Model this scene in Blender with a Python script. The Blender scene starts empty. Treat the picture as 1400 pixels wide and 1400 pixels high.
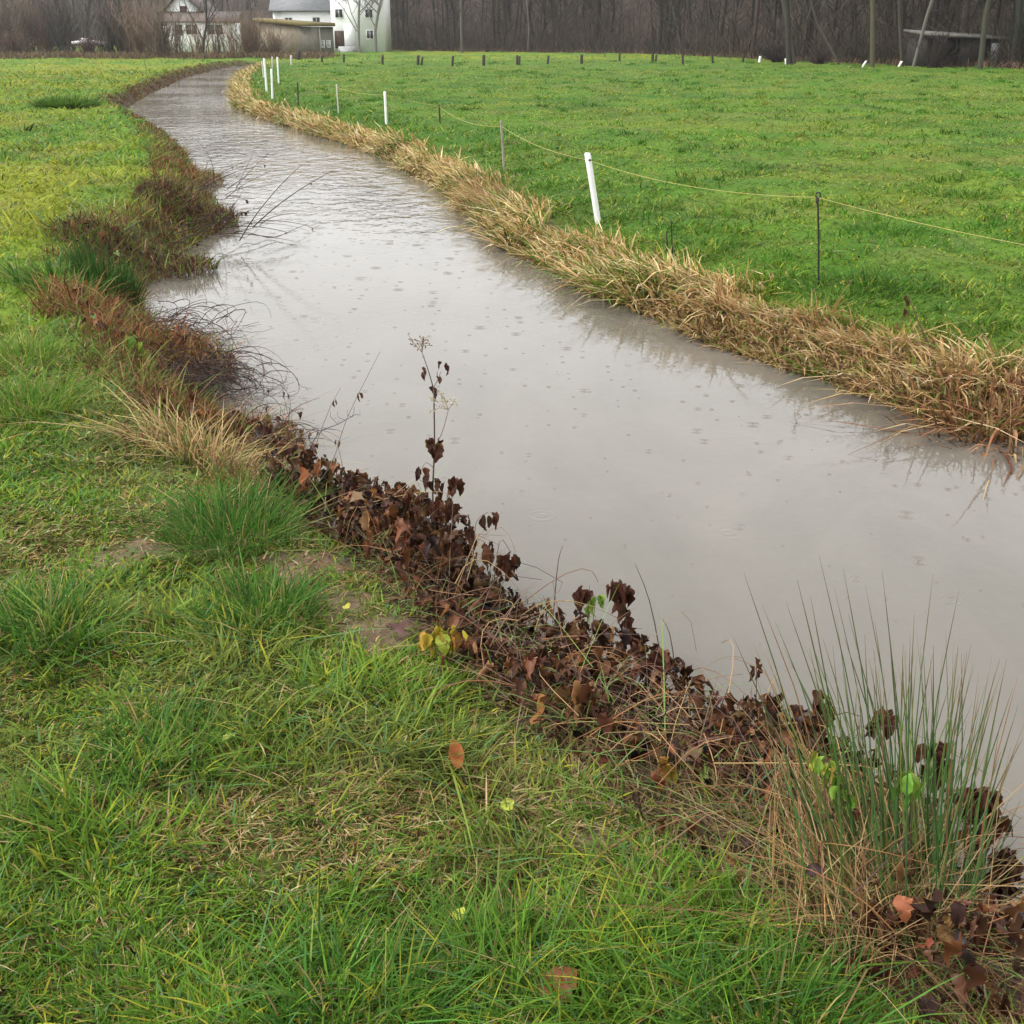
import bpy, math, random
import numpy as np
rng = np.random.default_rng(7)
random.seed(7)
PI = math.pi
scene = bpy.context.scene
col = scene.collection

# ------------------------------------------------------------------ camera model (used to survey the place from the photograph)
FPX, CX, CY, CAMH = 1572.0, 700.0, 700.0, 1.9
PITCH = math.atan(652.0 / FPX)
CP, SP = math.cos(PITCH), math.sin(PITCH)
WZ = -0.40                                    # water level

def ray(px, py):
    xr = (px - CX) / FPX; yd = (py - CY) / FPX
    return np.array((xr, CP - yd * SP, -(SP + yd * CP)))
def PZ(px, py, z=0.0):
    d = ray(px, py); s = (z - CAMH) / d[2]
    return np.array((0, 0, CAMH)) + d * s
def PY(px, py, Y):
    d = ray(px, py)
    return np.array((0, 0, CAMH)) + d * (Y / d[1])

# ------------------------------------------------------------------ noise
def hash2(ix, iy, s):
    h = (ix.astype(np.int64) * 374761393 + iy.astype(np.int64) * 668265263 + s * 1442695041) & 0xffffffff
    h = ((h ^ (h >> 13)) * 1274126177) & 0xffffffff
    return ((h ^ (h >> 16)) & 0xffff) / 65535.0
def vnoise(x, y, s=0):
    ix = np.floor(x); iy = np.floor(y); fx = x - ix; fy = y - iy
    fx = fx * fx * (3 - 2 * fx); fy = fy * fy * (3 - 2 * fy)
    a = hash2(ix, iy, s); b = hash2(ix + 1, iy, s); c = hash2(ix, iy + 1, s); d = hash2(ix + 1, iy + 1, s)
    return (a * (1 - fx) + b * fx) * (1 - fy) + (c * (1 - fx) + d * fx) * fy
def fbm(x, y, s=0, o=3):
    t = 0; a = .5; n = 0
    for k in range(o):
        t = t + a * vnoise(x * 2 ** k, y * 2 ** k, s + k * 17); n += a; a *= .5
    return t / n
def sstep(a, b, x):
    t = np.clip((x - a) / (b - a), 0, 1); return t * t * (3 - 2 * t)

# ------------------------------------------------------------------ river outline (surveyed water edges)
Lpx = [(1900,1700),(1500,1330),(1350,1215),(1200,1110),(1060,1040),(930,985),(820,930),(720,855),(640,790),(560,745),(480,712),(420,690),(360,640),(318,580),
       (262,515),(215,455),(190,412),(205,376),(262,338),(302,314),(298,280),(270,238),(250,206),(225,181),(190,162),(172,151),(200,131),(250,108),(290,96.5),(318,91),(352,88.6)]
Rpx = [(2200,760),(1600,640),(1400,598),(1330,586),(1260,571),(1200,546),(1100,516),(1000,481),(900,441),(800,396),(700,346),(650,301),(600,259),(540,223),(480,199),
       (420,181),(360,163),(322,147),(317,128),(325,108),(342,98),(356,94)]
L = np.array([[4,-7],[2.6,-1],[2.05,.8]] + [PZ(x, y, WZ)[:2] for x, y in Lpx])
R = np.array([[15,-7]] + [PZ(x, y, WZ)[:2] for x, y in Rpx])
POLY = np.vstack([L, R[::-1]])
def dist_poly(P, A):
    out = np.full(len(P), 1e9)
    for i in range(len(A) - 1):
        a = A[i]; ab = A[i + 1] - a
        t = np.clip(((P - a) @ ab) / (ab @ ab), 0, 1)
        q = P - (a + t[:, None] * ab)
        out = np.minimum(out, (q * q).sum(1))
    return np.sqrt(out)
def inside(P, A):
    x, y = P[:, 0], P[:, 1]; r = np.zeros(len(P), bool); n = len(A)
    for i in range(n):
        x1, y1 = A[i]; x2, y2 = A[(i + 1) % n]
        c = (y1 > y) != (y2 > y)
        if abs(y2 - y1) > 1e-12:
            r ^= c & (x < (x2 - x1) * (y - y1) / (y2 - y1) + x1)
    return r
def survey(P):
    dl = dist_poly(P, L); dr = dist_poly(P, R); ins = inside(P, POLY)
    d = np.minimum(dl, dr); d = np.where(ins, -d, d)
    return d, dl < dr
def height_at(P, d, left):
    x, y = P[:, 0], P[:, 1]; r = np.hypot(x, y)
    wob = (fbm(x * 1.3, y * 1.3, 3) - .5) * .09 + (fbm(x * 5, y * 5, 5) - .5) * .05
    wob = wob * (1 + .03 * np.minimum(r, 60))
    upr = WZ - .02 + .22 * sstep(0, 1, d / .40) + .18 * sstep(.3, 3.2, d)
    up = np.where(left, WZ - .02 + .40 * sstep(0, 1, d / .75), upr)
    dn = WZ - .02 - .55 * sstep(0, 1, -d / .9)
    z = np.where(d > 0, up + wob * sstep(.1, 1.0, d), dn)
    return z
def ground(P):
    P = np.atleast_2d(P)[:, :2]
    d, l = survey(P); return height_at(P, d, l)
def G(px, py):
    """a ground point seen at a pixel of the survey photograph"""
    z = 0.0
    for _ in range(4):
        p = PZ(px, py, z); z = float(ground(p[None])[0])
    p[2] = z; return p

# mud patches (world ellipses along the trampled path): centre px, radii in px
MUD = []
for (px, py, rx, ry) in ((150,768,.17,.17),(425,765,.20,.15),(470,815,.16,.14),(535,862,.19,.13),(300,735,.2,.12),(215,745,.2,.11),(820,1130,.12,.08),(275,1000,.1,.06)):
    p = PZ(px, py); MUD.append((p[0], p[1], rx * .85, ry * .85))
def mud_mask(x, y):
    n = (fbm(x * 7, y * 7, 31, 4) - .5) * 1.9
    m = np.zeros_like(x)
    for (a, b, rx, ry) in MUD:
        q = np.sqrt(((x - a) / rx) ** 2 + ((y - b) / ry) ** 2) + n
        m = np.maximum(m, 1 - sstep(.65, 1.15, q))
    return m

# the strip of withered growth on the near bank (between the lawn and the water)
MASS_LO = [(360,655),(440,725),(510,800),(580,870),(640,925),(720,1000),(850,1085),(950,1170),(1080,1235),(1190,1330),(1260,1420)]
MASS = np.vstack([[PZ(x, y)[:2] for x, y in MASS_LO], L[3:16]])
def in_mass(P): return inside(P, MASS)

# ------------------------------------------------------------------ mesh making
def mesh_obj(name, V, F, mat, parent=None, cols=None, smooth=False, loc=None):
    """F: list of (n,k) index arrays"""
    V = np.asarray(V, np.float32)
    if loc is not None: V = V - np.asarray(loc, np.float32)
    me = bpy.data.meshes.new(name)
    me.vertices.add(len(V)); me.vertices.foreach_set('co', V.ravel())
    F = [np.asarray(f, np.int32) for f in F if len(f)]
    tot = sum(f.size for f in F); npoly = sum(len(f) for f in F)
    me.loops.add(tot); me.polygons.add(npoly)
    me.loops.foreach_set('vertex_index', np.concatenate([f.ravel() for f in F]))
    sizes = np.concatenate([np.full(len(f), f.shape[1], np.int32) for f in F])
    st = np.concatenate([[0], np.cumsum(sizes)[:-1]]).astype(np.int32)
    me.polygons.foreach_set('loop_start', st)
    if smooth: me.polygons.foreach_set('use_smooth', np.ones(npoly, bool))
    me.update(calc_edges=True)
    if cols is not None:
        ca = me.color_attributes.new('Col', 'FLOAT_COLOR', 'POINT')
        c4 = np.ones((len(V), 4), np.float32); c4[:, :3] = cols
        ca.data.foreach_set('color', c4.ravel())
    me.materials.append(mat)
    o = bpy.data.objects.new(name, me); col.objects.link(o)
    if parent is not None: o.parent = parent
    if loc is not None and parent is None: o.location = loc
    return o
def tag(o, label=None, cat=None, group=None, kind=None):
    if label: o['label'] = label
    if cat: o['category'] = cat
    if group: o['group'] = group
    if kind: o['kind'] = kind
    return o
def thing(name, label, cat, loc, group=None):
    o = bpy.data.objects.new(name, None); col.objects.link(o)
    o.location = tuple(float(v) for v in loc); o.empty_display_size = .1
    return tag(o, label, cat, group)

class Acc:
    """collects vertex/face/colour arrays"""
    def __init__(s): s.V = []; s.F = {}; s.C = []; s.n = 0
    def add(s, V, Fs, C):
        V = np.asarray(V, np.float32).reshape(-1, 3)
        C = np.broadcast_to(np.asarray(C, np.float32), (len(V), 3)) if np.ndim(C) < 2 else np.asarray(C, np.float32)
        for f in Fs:
            f = np.asarray(f, np.int32)
            if f.size: s.F.setdefault(f.shape[1], []).append(f + s.n)
        s.V.append(V); s.C.append(C); s.n += len(V); return s
    def build(s, name, mat, parent=None, smooth=False, loc=None):
        base = None
        V = np.concatenate(s.V); C = np.concatenate(s.C)
        if parent is not None: V = V - np.array(parent.location, np.float32)
        return mesh_obj(name, V, [np.concatenate(f) for f in s.F.values()], mat, parent, C, smooth, loc)

def blades(pos, h, w, yaw, lean, droop, colr, side=None):
    """grass blades: two quads and a tip; lean = sideways reach / height, droop bends the tip down"""
    n = len(pos)
    dirv = np.stack([np.cos(yaw), np.sin(yaw)], 1)
    sa = yaw + PI / 2 if side is None else side
    sv = np.stack([np.cos(sa), np.sin(sa), np.zeros(n)], 1)
    V = np.zeros((n, 7, 3), np.float32)
    for k, (t, wf) in enumerate(((0, .8), (.38, 1.0), (.74, .72), (1.0, 0))):
        c = np.empty((n, 3)); off = h * lean * (t * .55 + .45 * t * t)
        c[:, :2] = pos[:, :2] + dirv * off[:, None]
        c[:, 2] = pos[:, 2] + h * (t - droop * t ** 2.4)
        if k < 3:
            V[:, 2 * k] = c - sv * (w * wf * .5)[:, None]; V[:, 2 * k + 1] = c + sv * (w * wf * .5)[:, None]
        else: V[:, 6] = c
    b = np.arange(n)[:, None] * 7
    q = np.concatenate([b + np.array([[0, 1, 3, 2]]), b + np.array([[2, 3, 5, 4]])])
    t = b + np.array([[4, 5, 6]])
    return V.reshape(-1, 3), [q, t], np.repeat(colr, 7, 0)

def tubes(pts, rad, sides=4):
    """pts (n,k,3), rad (n,k): tapered tubes"""
    pts = np.asarray(pts, np.float64); rad = np.asarray(rad, np.float64)
    n, k, _ = pts.shape
    tg = np.gradient(pts, axis=1); tg /= np.linalg.norm(tg, axis=2, keepdims=True) + 1e-9
    m = tg.mean(1); ref = np.where((np.abs(m[:, 2]) > .8)[:, None], np.array([1., 0, 0]), np.array([0, 0, 1.]))[:, None, :]
    u = np.cross(tg, ref); u /= np.linalg.norm(u, axis=2, keepdims=True) + 1e-9
    v = np.cross(tg, u)
    a = np.arange(sides) * 2 * PI / sides
    ring = pts[:, :, None, :] + rad[:, :, None, None] * (np.cos(a)[None, None, :, None] * u[:, :, None, :] + np.sin(a)[None, None, :, None] * v[:, :, None, :])
    V = ring.reshape(-1, 3)
    base = (np.arange(n)[:, None, None] * k + np.arange(k - 1)[None, :, None]) * sides
    j = np.arange(sides)[None, None, :]; j2 = (j + 1) % sides
    F = np.stack([base + j, base + j2, base + sides + j2, base + sides + j], -1).reshape(-1, 4)
    cap = ((np.arange(n)[:, None] * k + k - 1) * sides + np.arange(sides)[None, :])
    return V, [F, cap] if sides != 4 else [np.concatenate([F, cap])]

def rotmats(yaw, pitch, roll):
    cy, sy, cp, sp, cr, sr = np.cos(yaw), np.sin(yaw), np.cos(pitch), np.sin(pitch), np.cos(roll), np.sin(roll)
    M = np.empty((len(yaw), 3, 3))
    M[:, 0, 0] = cy * cp; M[:, 0, 1] = cy * sp * sr - sy * cr; M[:, 0, 2] = cy * sp * cr + sy * sr
    M[:, 1, 0] = sy * cp; M[:, 1, 1] = sy * sp * sr + cy * cr; M[:, 1, 2] = sy * sp * cr - cy * sr
    M[:, 2, 0] = -sp; M[:, 2, 1] = cp * sr; M[:, 2, 2] = cp * cr
    return M
# a lobed leaf, stalk at the origin, tip along +x (length 1); ring of outline points about a midrib
_out = np.array([(0,0),(.03,.14),(.0,.29),(.14,.38),(.32,.43),(.44,.31),(.62,.30),(.82,.16),(1.0,0),(.82,-.16),(.62,-.30),(.44,-.31),(.32,-.43),(.14,-.38),(.0,-.29),(.03,-.14)])
_mid = np.array([(.2,0),(.45,0),(.7,0)])
_oval = np.array([(0,0),(.08,.10),(.2,.2),(.35,.26),(.5,.28),(.64,.25),(.78,.18),(.9,.08),(1.0,0),(.9,-.08),(.78,-.18),(.64,-.25),(.5,-.28),(.35,-.26),(.2,-.2),(.08,-.10)])
_lf = []
_n = 16; _m0, _m1, _m2 = 16, 17, 18
for a, b, m in ((0,1,_m0),(1,2,_m0),(2,3,_m0),(3,4,_m0),(4,5,_m1),(5,6,_m1),(6,7,_m2),(7,8,_m2)):
    _lf.append((m, b, a)); _lf.append((m, (16 - a) % 16, (16 - b) % 16))
_lf += [(_m0,_m1,4),(_m1,_m0,12),(_m1,_m2,6),(_m2,_m1,10)]
_lf = np.array(_lf)
def leaves(pos, size, yaw, pitch, roll, colr, crumple=.16, fold=.5, curl=.5, lobed=True, seed=None):
    n = len(pos); tpl = np.vstack([_out if lobed else _oval, _mid])
    mixk = (rng.random((n, 1, 1)) < .45) if lobed and n > 1 else np.zeros((n, 1, 1), bool)
    T2 = np.where(mixk, np.vstack([_oval, _mid])[None] * np.array([1, 1.15]), tpl[None])
    V = np.zeros((n, 19, 3))
    x = T2[:, :, 0]; y = T2[:, :, 1]
    wv = rng.uniform(.7, 1.1, (n, 1))
    fd = fold * rng.uniform(.4, 1.5, (n, 1)); cu = curl * rng.uniform(.2, 1.4, (n, 1))
    V[:, :, 0] = x; V[:, :, 1] = y * wv * np.cos(fd); V[:, :, 2] = np.abs(y) * np.sin(fd) - cu * x * x * .6
    V += rng.normal(0, crumple * .2, V.shape) * np.array([.3, .3, 1.6])
    V *= np.asarray(size)[:, None, None] if np.ndim(size) else size
    M = rotmats(yaw, pitch, roll)
    V = np.einsum('nij,nkj->nki', M, V) + pos[:, None, :]
    F = (np.arange(n)[:, None, None] * 19 + _lf[None]).reshape(-1, 3)
    return V.reshape(-1, 3), [F], np.repeat(colr, 19, 0)

def pick(pal, n, jit=.18):
    """per-item colours from a weighted palette [(weight,(r,g,b)),...]"""
    w = np.array([p[0] for p in pal], float); w /= w.sum()
    c = np.array([p[1] for p in pal])[rng.choice(len(pal), n, p=w)]
    return np.clip(c * (1 + rng.normal(0, jit, (n, 1))) * (1 + rng.normal(0, jit * .3, (n, 3))), .002, .9)

# ------------------------------------------------------------------ materials
def nt(name):
    m = bpy.data.materials.new(name); m.use_nodes = True
    t = m.node_tree; t.nodes.clear(); return m, t, t.nodes, t.links
def N(t, kind, **kw):
    n = t.nodes.new(kind)
    for k, v in kw.items():
        if k == 'inputs':
            for i, x in v.items(): n.inputs[i].default_value = x
        else: setattr(n, k, v)
    return n
def mat_leafy(name, rough=.5, transl=.3, spec=.35, gain=1.0):
    m, t, ns, ln = nt(name)
    a = N(t, 'ShaderNodeAttribute', attribute_name='Col')
    p = N(t, 'ShaderNodeBsdfPrincipled'); p.inputs['Roughness'].default_value = rough; p.inputs['Specular IOR Level'].default_value = spec
    ln.new(a.outputs['Color'], p.inputs['Base Color'])
    o = N(t, 'ShaderNodeOutputMaterial')
    if transl > 0:
        tr = N(t, 'ShaderNodeBsdfTranslucent'); ln.new(a.outputs['Color'], tr.inputs['Color'])
        mx = N(t, 'ShaderNodeMixShader'); mx.inputs[0].default_value = transl
        ln.new(p.outputs[0], mx.inputs[1]); ln.new(tr.outputs[0], mx.inputs[2]); ln.new(mx.outputs[0], o.inputs[0])
    else: ln.new(p.outputs[0], o.inputs[0])
    return m
def mat_noise(name, c1, c2, scale=4, rough=.8, bump=.0, bscale=30, spec=.3, stretch=(1, 1, 1), c3=None):
    m, t, ns, ln = nt(name)
    tc = N(t, 'ShaderNodeTexCoord'); mp = N(t, 'ShaderNodeMapping'); mp.inputs['Scale'].default_value = stretch
    ln.new(tc.outputs['Object'], mp.inputs[0])
    nz = N(t, 'ShaderNodeTexNoise', inputs={'Scale': scale, 'Detail': 6, 'Roughness': .65}); ln.new(mp.outputs[0], nz.inputs['Vector'])
    cr = N(t, 'ShaderNodeValToRGB'); e = cr.color_ramp.elements
    e[0].position = .32; e[0].color = (*c1, 1); e[1].position = .68; e[1].color = (*c2, 1)
    if c3: x = e.new(.5); x.color = (*c3, 1)
    ln.new(nz.outputs[0], cr.inputs[0])
    p = N(t, 'ShaderNodeBsdfPrincipled', inputs={'Roughness': rough, 'Specular IOR Level': spec}); ln.new(cr.outputs[0], p.inputs['Base Color'])
    if bump:
        n2 = N(t, 'ShaderNodeTexNoise', inputs={'Scale': bscale, 'Detail': 4}); ln.new(mp.outputs[0], n2.inputs['Vector'])
        b = N(t, 'ShaderNodeBump', inputs={'Strength': bump, 'Distance': .02}); ln.new(n2.outputs[0], b.inputs['Height']); ln.new(b.outputs[0], p.inputs['Normal'])
    o = N(t, 'ShaderNodeOutputMaterial'); ln.new(p.outputs[0], o.inputs[0])
    return m

M_GRASS = mat_leafy('wet_grass', .5, .38, .09)
M_DRY = mat_leafy('dry_blades', .6, .3, .12)
M_LEAF = mat_leafy('withered_leaf', .45, .10, .22)
M_STEM = mat_leafy('stems', .5, .0, .4)
M_BARK = mat_leafy('bark', .85, .0, .15)
M_WHITE = mat_noise('white_plastic', (.74,.74,.73), (.82,.82,.80), 6, .4, .1, 60)
M_WHITEWOOD = mat_noise('weathered_pale_wood', (.42,.39,.33), (.6,.57,.5), 9, .7, .3, 40, stretch=(6, 6, 1))
M_GREYWOOD = mat_noise('grey_weathered_wood', (.17,.145,.11), (.36,.32,.25), 9, .8, .4, 40, stretch=(6, 6, 1))
M_DARKWOOD = mat_noise('dark_wet_wood', (.02,.016,.013), (.055,.045,.036), 7, .7, .4, 40, stretch=(6, 6, 1))
M_IRON = mat_noise('dark_iron', (.012,.012,.013), (.03,.026,.024), 20, .5, .2, 80)
M_RENDER = mat_noise('white_house_render', (.80,.80,.80), (.86,.86,.85), 1.2, .85, .15, 30)
M_ROOF = mat_noise('grey_roof_tiles', (.13,.135,.145), (.19,.195,.2), 3, .6, .4, 8)
M_BROWNROOF = mat_noise('brown_roof', (.085,.066,.056), (.14,.11,.095), 3, .7, .3, 8)
M_BARN = mat_noise('brown_barn_boards', (.20,.165,.12), (.30,.25,.185), 1.5, .85, .3, 12, stretch=(3, 3, .6))
M_BARN_SHADED = mat_noise('barn_wall_shaded', (.15,.135,.11), (.22,.20,.165), 1.5, .85, .3, 12)  # shaded copy of the barn wall: shade painted in, beside the lit tan side
M_MOSS = mat_noise('mossy_roof_edge', (.10,.085,.03), (.17,.13,.05), 2, .9, .3, 12)
M_GLASS = mat_noise('dark_window', (.02,.022,.026), (.05,.052,.058), 1, .12, 0, 1, .5)
M_BROWNDOOR = mat_noise('brown_wood_door', (.06,.035,.024), (.10,.06,.04), 4, .6, .2, 20, stretch=(6, 6, 1))
M_CONC = mat_noise('concrete', (.3,.3,.3), (.42,.42,.41), 2, .85, .2, 20)
M_SHEDROOF = mat_noise('weathered_roof_sheet', (.08,.075,.065), (.15,.14,.125), 1.5, .8, .3, 8)
M_SHEDWALL = mat_noise('shed_boards', (.016,.013,.010), (.036,.029,.023), 2, .85, .3, 12, stretch=(4, 4, .5))

# ground -------------------------------------------------------------
def mat_ground():
    m, t, ns, ln = nt('meadow_soil')
    g = N(t, 'ShaderNodeNewGeometry'); a = N(t, 'ShaderNodeAttribute', attribute_name='Col')
    n1 = N(t, 'ShaderNodeTexNoise', inputs={'Scale': 9, 'Detail': 8, 'Roughness': .7}); ln.new(g.outputs['Position'], n1.inputs['Vector'])
    n2 = N(t, 'ShaderNodeTexNoise', inputs={'Scale': 55, 'Detail': 4, 'Roughness': .7}); ln.new(g.outputs['Position'], n2.inputs['Vector'])
    mr = N(t, 'ShaderNodeMapRange', inputs={1: .3, 2: .7, 3: .55, 4: 1.45}); ln.new(n1.outputs[0], mr.inputs[0])
    mr2 = N(t, 'ShaderNodeMapRange', inputs={1: .3, 2: .7, 3: .7, 4: 1.3}); ln.new(n2.outputs[0], mr2.inputs[0])
    mu = N(t, 'ShaderNodeMath', operation='MULTIPLY'); ln.new(mr.outputs[0], mu.inputs[0]); ln.new(mr2.outputs[0], mu.inputs[1])
    vm = N(t, 'ShaderNodeVectorMath', operation='SCALE'); ln.new(a.outputs['Color'], vm.inputs[0]); ln.new(mu.outputs[0], vm.inputs['Scale'])
    p = N(t, 'ShaderNodeBsdfPrincipled', inputs={'Roughness': .8, 'Specular IOR Level': .06}); ln.new(vm.outputs[0], p.inputs['Base Color'])
    b = N(t, 'ShaderNodeBump', inputs={'Strength': .8, 'Distance': .03}); ln.new(n1.outputs[0], b.inputs['Height']); ln.new(b.outputs[0], p.inputs['Normal'])
    o = N(t, 'ShaderNodeOutputMaterial'); ln.new(p.outputs[0], o.inputs[0]); return m

def turf_colour(x, y, left, r):
    """the meadow's own colour (per place): used for the sward and for its blades"""
    big = fbm(x * .12, y * .12, 41); mid = fbm(x * .55, y * .55, 43); fine = fbm(x * 2.2, y * 2.2, 47)
    green = np.array([.102, .218, .022]); deep = np.array([.058, .150, .018]); yel = np.array([.270, .270, .020]); tan = np.array([.25, .19, .085])
    c = np.tile(green, (len(x), 1))
    k = sstep(.42, .68, .6 * mid + .4 * fine)[:, None]; c = c * (1 - k) + deep * k
    yl = np.where(left, .10 + .58 * sstep(4.5, 14, r), .26 - .14 * sstep(14, 30, r))
    k = (yl * sstep(.35, .65, .45 * big + .55 * fbm(x * .8, y * .5, 53)))[:, None]; c = c * (1 - k) + yel * k
    k = (np.where(left, .35, .28) * sstep(.55, .75, fbm(x * 1.1, y * 1.1, 59)))[:, None]; c = c * (1 - k) + tan * k
    mot = fbm(x * .9 + 7, y * .35, 61) * .6 + fbm(x * 3.1, y * 1.4, 63) * .4
    k = (np.where(left, .25, .42) * sstep(.50, .66, mot))[:, None]; c = c * (1 - k) + np.array([.040, .118, .014]) * k
    st = fbm(x * .25, y * .8, 67); k = (np.where(left, .15, .45) * sstep(.50, .68, st))[:, None]; c = c * (1 - k) + np.array([.20, .235, .035]) * k
    return c

def build_ground():
    rr = [0.0]; r = .35
    while r < 900:
        rr.append(r); r *= 1.0175 if r < 140 else 1.08
    rr = np.array(rr[1:])
    aa = np.radians(np.concatenate([np.arange(-180, -46, 6), np.arange(-46, 46, .28), np.arange(46, 180, 6)]))
    A, Rr = np.meshgrid(aa, rr); x = (np.sin(A) * Rr).ravel(); y = (np.cos(A) * Rr).ravel()
    P = np.stack([x, y], 1); d, l = survey(P); z = height_at(P, d, l)
    rad = np.hypot(x, y)
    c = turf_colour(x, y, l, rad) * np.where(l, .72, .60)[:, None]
    soil = np.array([.060, .055, .022]); mudc = np.array([.140, .098, .064])
    rank = (sstep(.5, 1.1, d) * (1 - sstep(1.6, 3.6, d)) * ~l * .6)[:, None]; c = c * (1 - rank) + np.array([.034, .092, .010]) * rank
    near = (1 - sstep(3, 11, rad))[:, None]; c = c * (1 - near * .75) + soil * near * .75
    bank = (1 - sstep(.35, .95, d))[:, None]; c = c * (1 - bank) + np.array([.055, .040, .027]) * bank
    im = in_mass(P)[:, None] * (1 - .6 * bank); c = c * (1 - im) + np.array([.050, .036, .024]) * im
    m = mud_mask(x, y)[:, None]; c = c * (1 - m) + mudc * m
    na = len(aa); nr = len(rr)
    i = np.arange(nr - 1)[:, None] * na; j = np.arange(na)[None, :]; j2 = (j + 1) % na
    F = np.stack([i + j, i + j2, i + na + j2, i + na + j], -1).reshape(-1, 4)[:, ::-1]
    V = np.stack([x, y, z], 1); V = np.vstack([V, [[0, 0, float(z[:na].mean())]]])
    cen = len(V) - 1
    T = np.stack([np.arange(na), (np.arange(na) + 1) % na, np.full(na, cen)], 1)[:, ::-1]
    c = np.vstack([c, [soil]])
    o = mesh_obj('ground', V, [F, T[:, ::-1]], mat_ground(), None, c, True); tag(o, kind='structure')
build_ground()

def build_water():
    m, t, ns, ln = nt('muddy_river_water')
    g = N(t, 'ShaderNodeNewGeometry')
    sep = N(t, 'ShaderNodeSeparateXYZ'); ln.new(g.outputs['Position'], sep.inputs[0])
    # rain rings: two cell grids of expanding rings
    def rings(scale, freq, thr, seed):
        mp = N(t, 'ShaderNodeMapping'); mp.inputs['Location'].default_value = (seed * 3.7, seed * 1.3, 0); ln.new(g.outputs['Position'], mp.inputs[0])
        v = N(t, 'ShaderNodeTexVoronoi', voronoi_dimensions='2D', feature='F1', inputs={'Scale': scale, 'Randomness': 1.0}); ln.new(mp.outputs[0], v.inputs['Vector'])
        s = N(t, 'ShaderNodeMath', operation='MULTIPLY'); s.inputs[1].default_value = freq; ln.new(v.outputs['Distance'], s.inputs[0])
        sc = N(t, 'ShaderNodeSeparateColor'); ln.new(v.outputs['Color'], sc.inputs[0])
        ph = N(t, 'ShaderNodeMath', operation='MULTIPLY_ADD'); ph.inputs[1].default_value = 6.28; ln.new(sc.outputs[1], ph.inputs[0]); ln.new(s.outputs[0], ph.inputs[2])
        si = N(t, 'ShaderNodeMath', operation='SINE'); ln.new(ph.outputs[0], si.inputs[0])
        rad = N(t, 'ShaderNodeMapRange', inputs={1: 0, 2: 1, 3: .06, 4: .22}); ln.new(sc.outputs[2], rad.inputs[0])
        dv = N(t, 'ShaderNodeMath', operation='DIVIDE'); ln.new(v.outputs['Distance'], dv.inputs[0]); ln.new(rad.outputs[0], dv.inputs[1])
        fo = N(t, 'ShaderNodeMapRange', interpolation_type='SMOOTHSTEP', inputs={1: .6, 2: 1.0, 3: 1, 4: 0}); ln.new(dv.outputs[0], fo.inputs[0])
        th = N(t, 'ShaderNodeMath', operation='GREATER_THAN'); th.inputs[1].default_value = thr; ln.new(sc.outputs[0], th.inputs[0])
        a = N(t, 'ShaderNodeMath', operation='MULTIPLY'); ln.new(si.outputs[0], a.inputs[0]); ln.new(fo.outputs[0], a.inputs[1])
        b = N(t, 'ShaderNodeMath', operation='MULTIPLY'); ln.new(a.outputs[0], b.inputs[0]); ln.new(th.outputs[0], b.inputs[1])
        return b
    r1 = rings(2.6, 110, .62, 1); r2 = rings(6.5, 60, .76, 5); r3 = rings(1.1, 120, .72, 9)
    ad = N(t, 'ShaderNodeMath', operation='ADD'); ln.new(r1.outputs[0], ad.inputs[0]); ln.new(r2.outputs[0], ad.inputs[1])
    ad0 = ad; ad = N(t, 'ShaderNodeMath', operation='ADD'); ln.new(ad0.outputs[0], ad.inputs[0]); ln.new(r3.outputs[0], ad.inputs[1])
    fz = N(t, 'ShaderNodeTexNoise', inputs={'Scale': 14, 'Detail': 2}); ln.new(g.outputs['Position'], fz.inputs['Vector'])
    ad1 = ad; ad = N(t, 'ShaderNodeMath', operation='MULTIPLY_ADD'); ad.inputs[1].default_value = 2.2; ln.new(fz.outputs[0], ad.inputs[0]); ln.new(ad1.outputs[0], ad.inputs[2])
    # wind ripples, stronger upstream and in patches
    mp = N(t, 'ShaderNodeMapping'); mp.inputs['Scale'].default_value = (3.4, 2.3, 1); mp.inputs['Rotation'].default_value = (0, 0, .25); ln.new(g.outputs['Position'], mp.inputs[0])
    nz = N(t, 'ShaderNodeTexNoise', inputs={'Scale': 1.0, 'Detail': 3, 'Roughness': .55, 'Distortion': .4}); ln.new(mp.outputs[0], nz.inputs['Vector'])
    pn = N(t, 'ShaderNodeTexNoise', inputs={'Scale': .12, 'Detail': 2}); ln.new(g.outputs['Position'], pn.inputs['Vector'])
    pm = N(t, 'ShaderNodeMapRange', interpolation_type='SMOOTHSTEP', inputs={1: .38, 2: .6, 3: .35, 4: 1.0}); ln.new(pn.outputs[0], pm.inputs[0])
    far = N(t, 'ShaderNodeMapRange', interpolation_type='SMOOTHSTEP', inputs={1: 12, 2: 21, 3: .05, 4: 1.0}); ln.new(sep.outputs[1], far.inputs[0])
    fm = N(t, 'ShaderNodeMath', operation='MULTIPLY'); ln.new(pm.outputs[0], fm.inputs[0]); ln.new(far.outputs[0], fm.inputs[1])
    b1 = N(t, 'ShaderNodeBump', inputs={'Distance': .05}); ln.new(nz.outputs[0], b1.inputs['Height']); ln.new(fm.outputs[0], b1.inputs['Strength'])
    b2 = N(t, 'ShaderNodeBump', inputs={'Distance': .0009, 'Strength': .6}); ln.new(ad.outputs[0], b2.inputs['Height']); ln.new(b1.outputs[0], b2.inputs['Normal'])
    mg = N(t, 'ShaderNodeMapping'); mg.inputs['Scale'].default_value = (1.1, .45, 1); mg.inputs['Rotation'].default_value = (0, 0, -.5); ln.new(g.outputs['Position'], mg.inputs[0])
    ng = N(t, 'ShaderNodeTexNoise', inputs={'Scale': .8, 'Detail': 6, 'Roughness': .6, 'Distortion': .6}); ln.new(mg.outputs[0], ng.inputs['Vector'])
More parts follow.
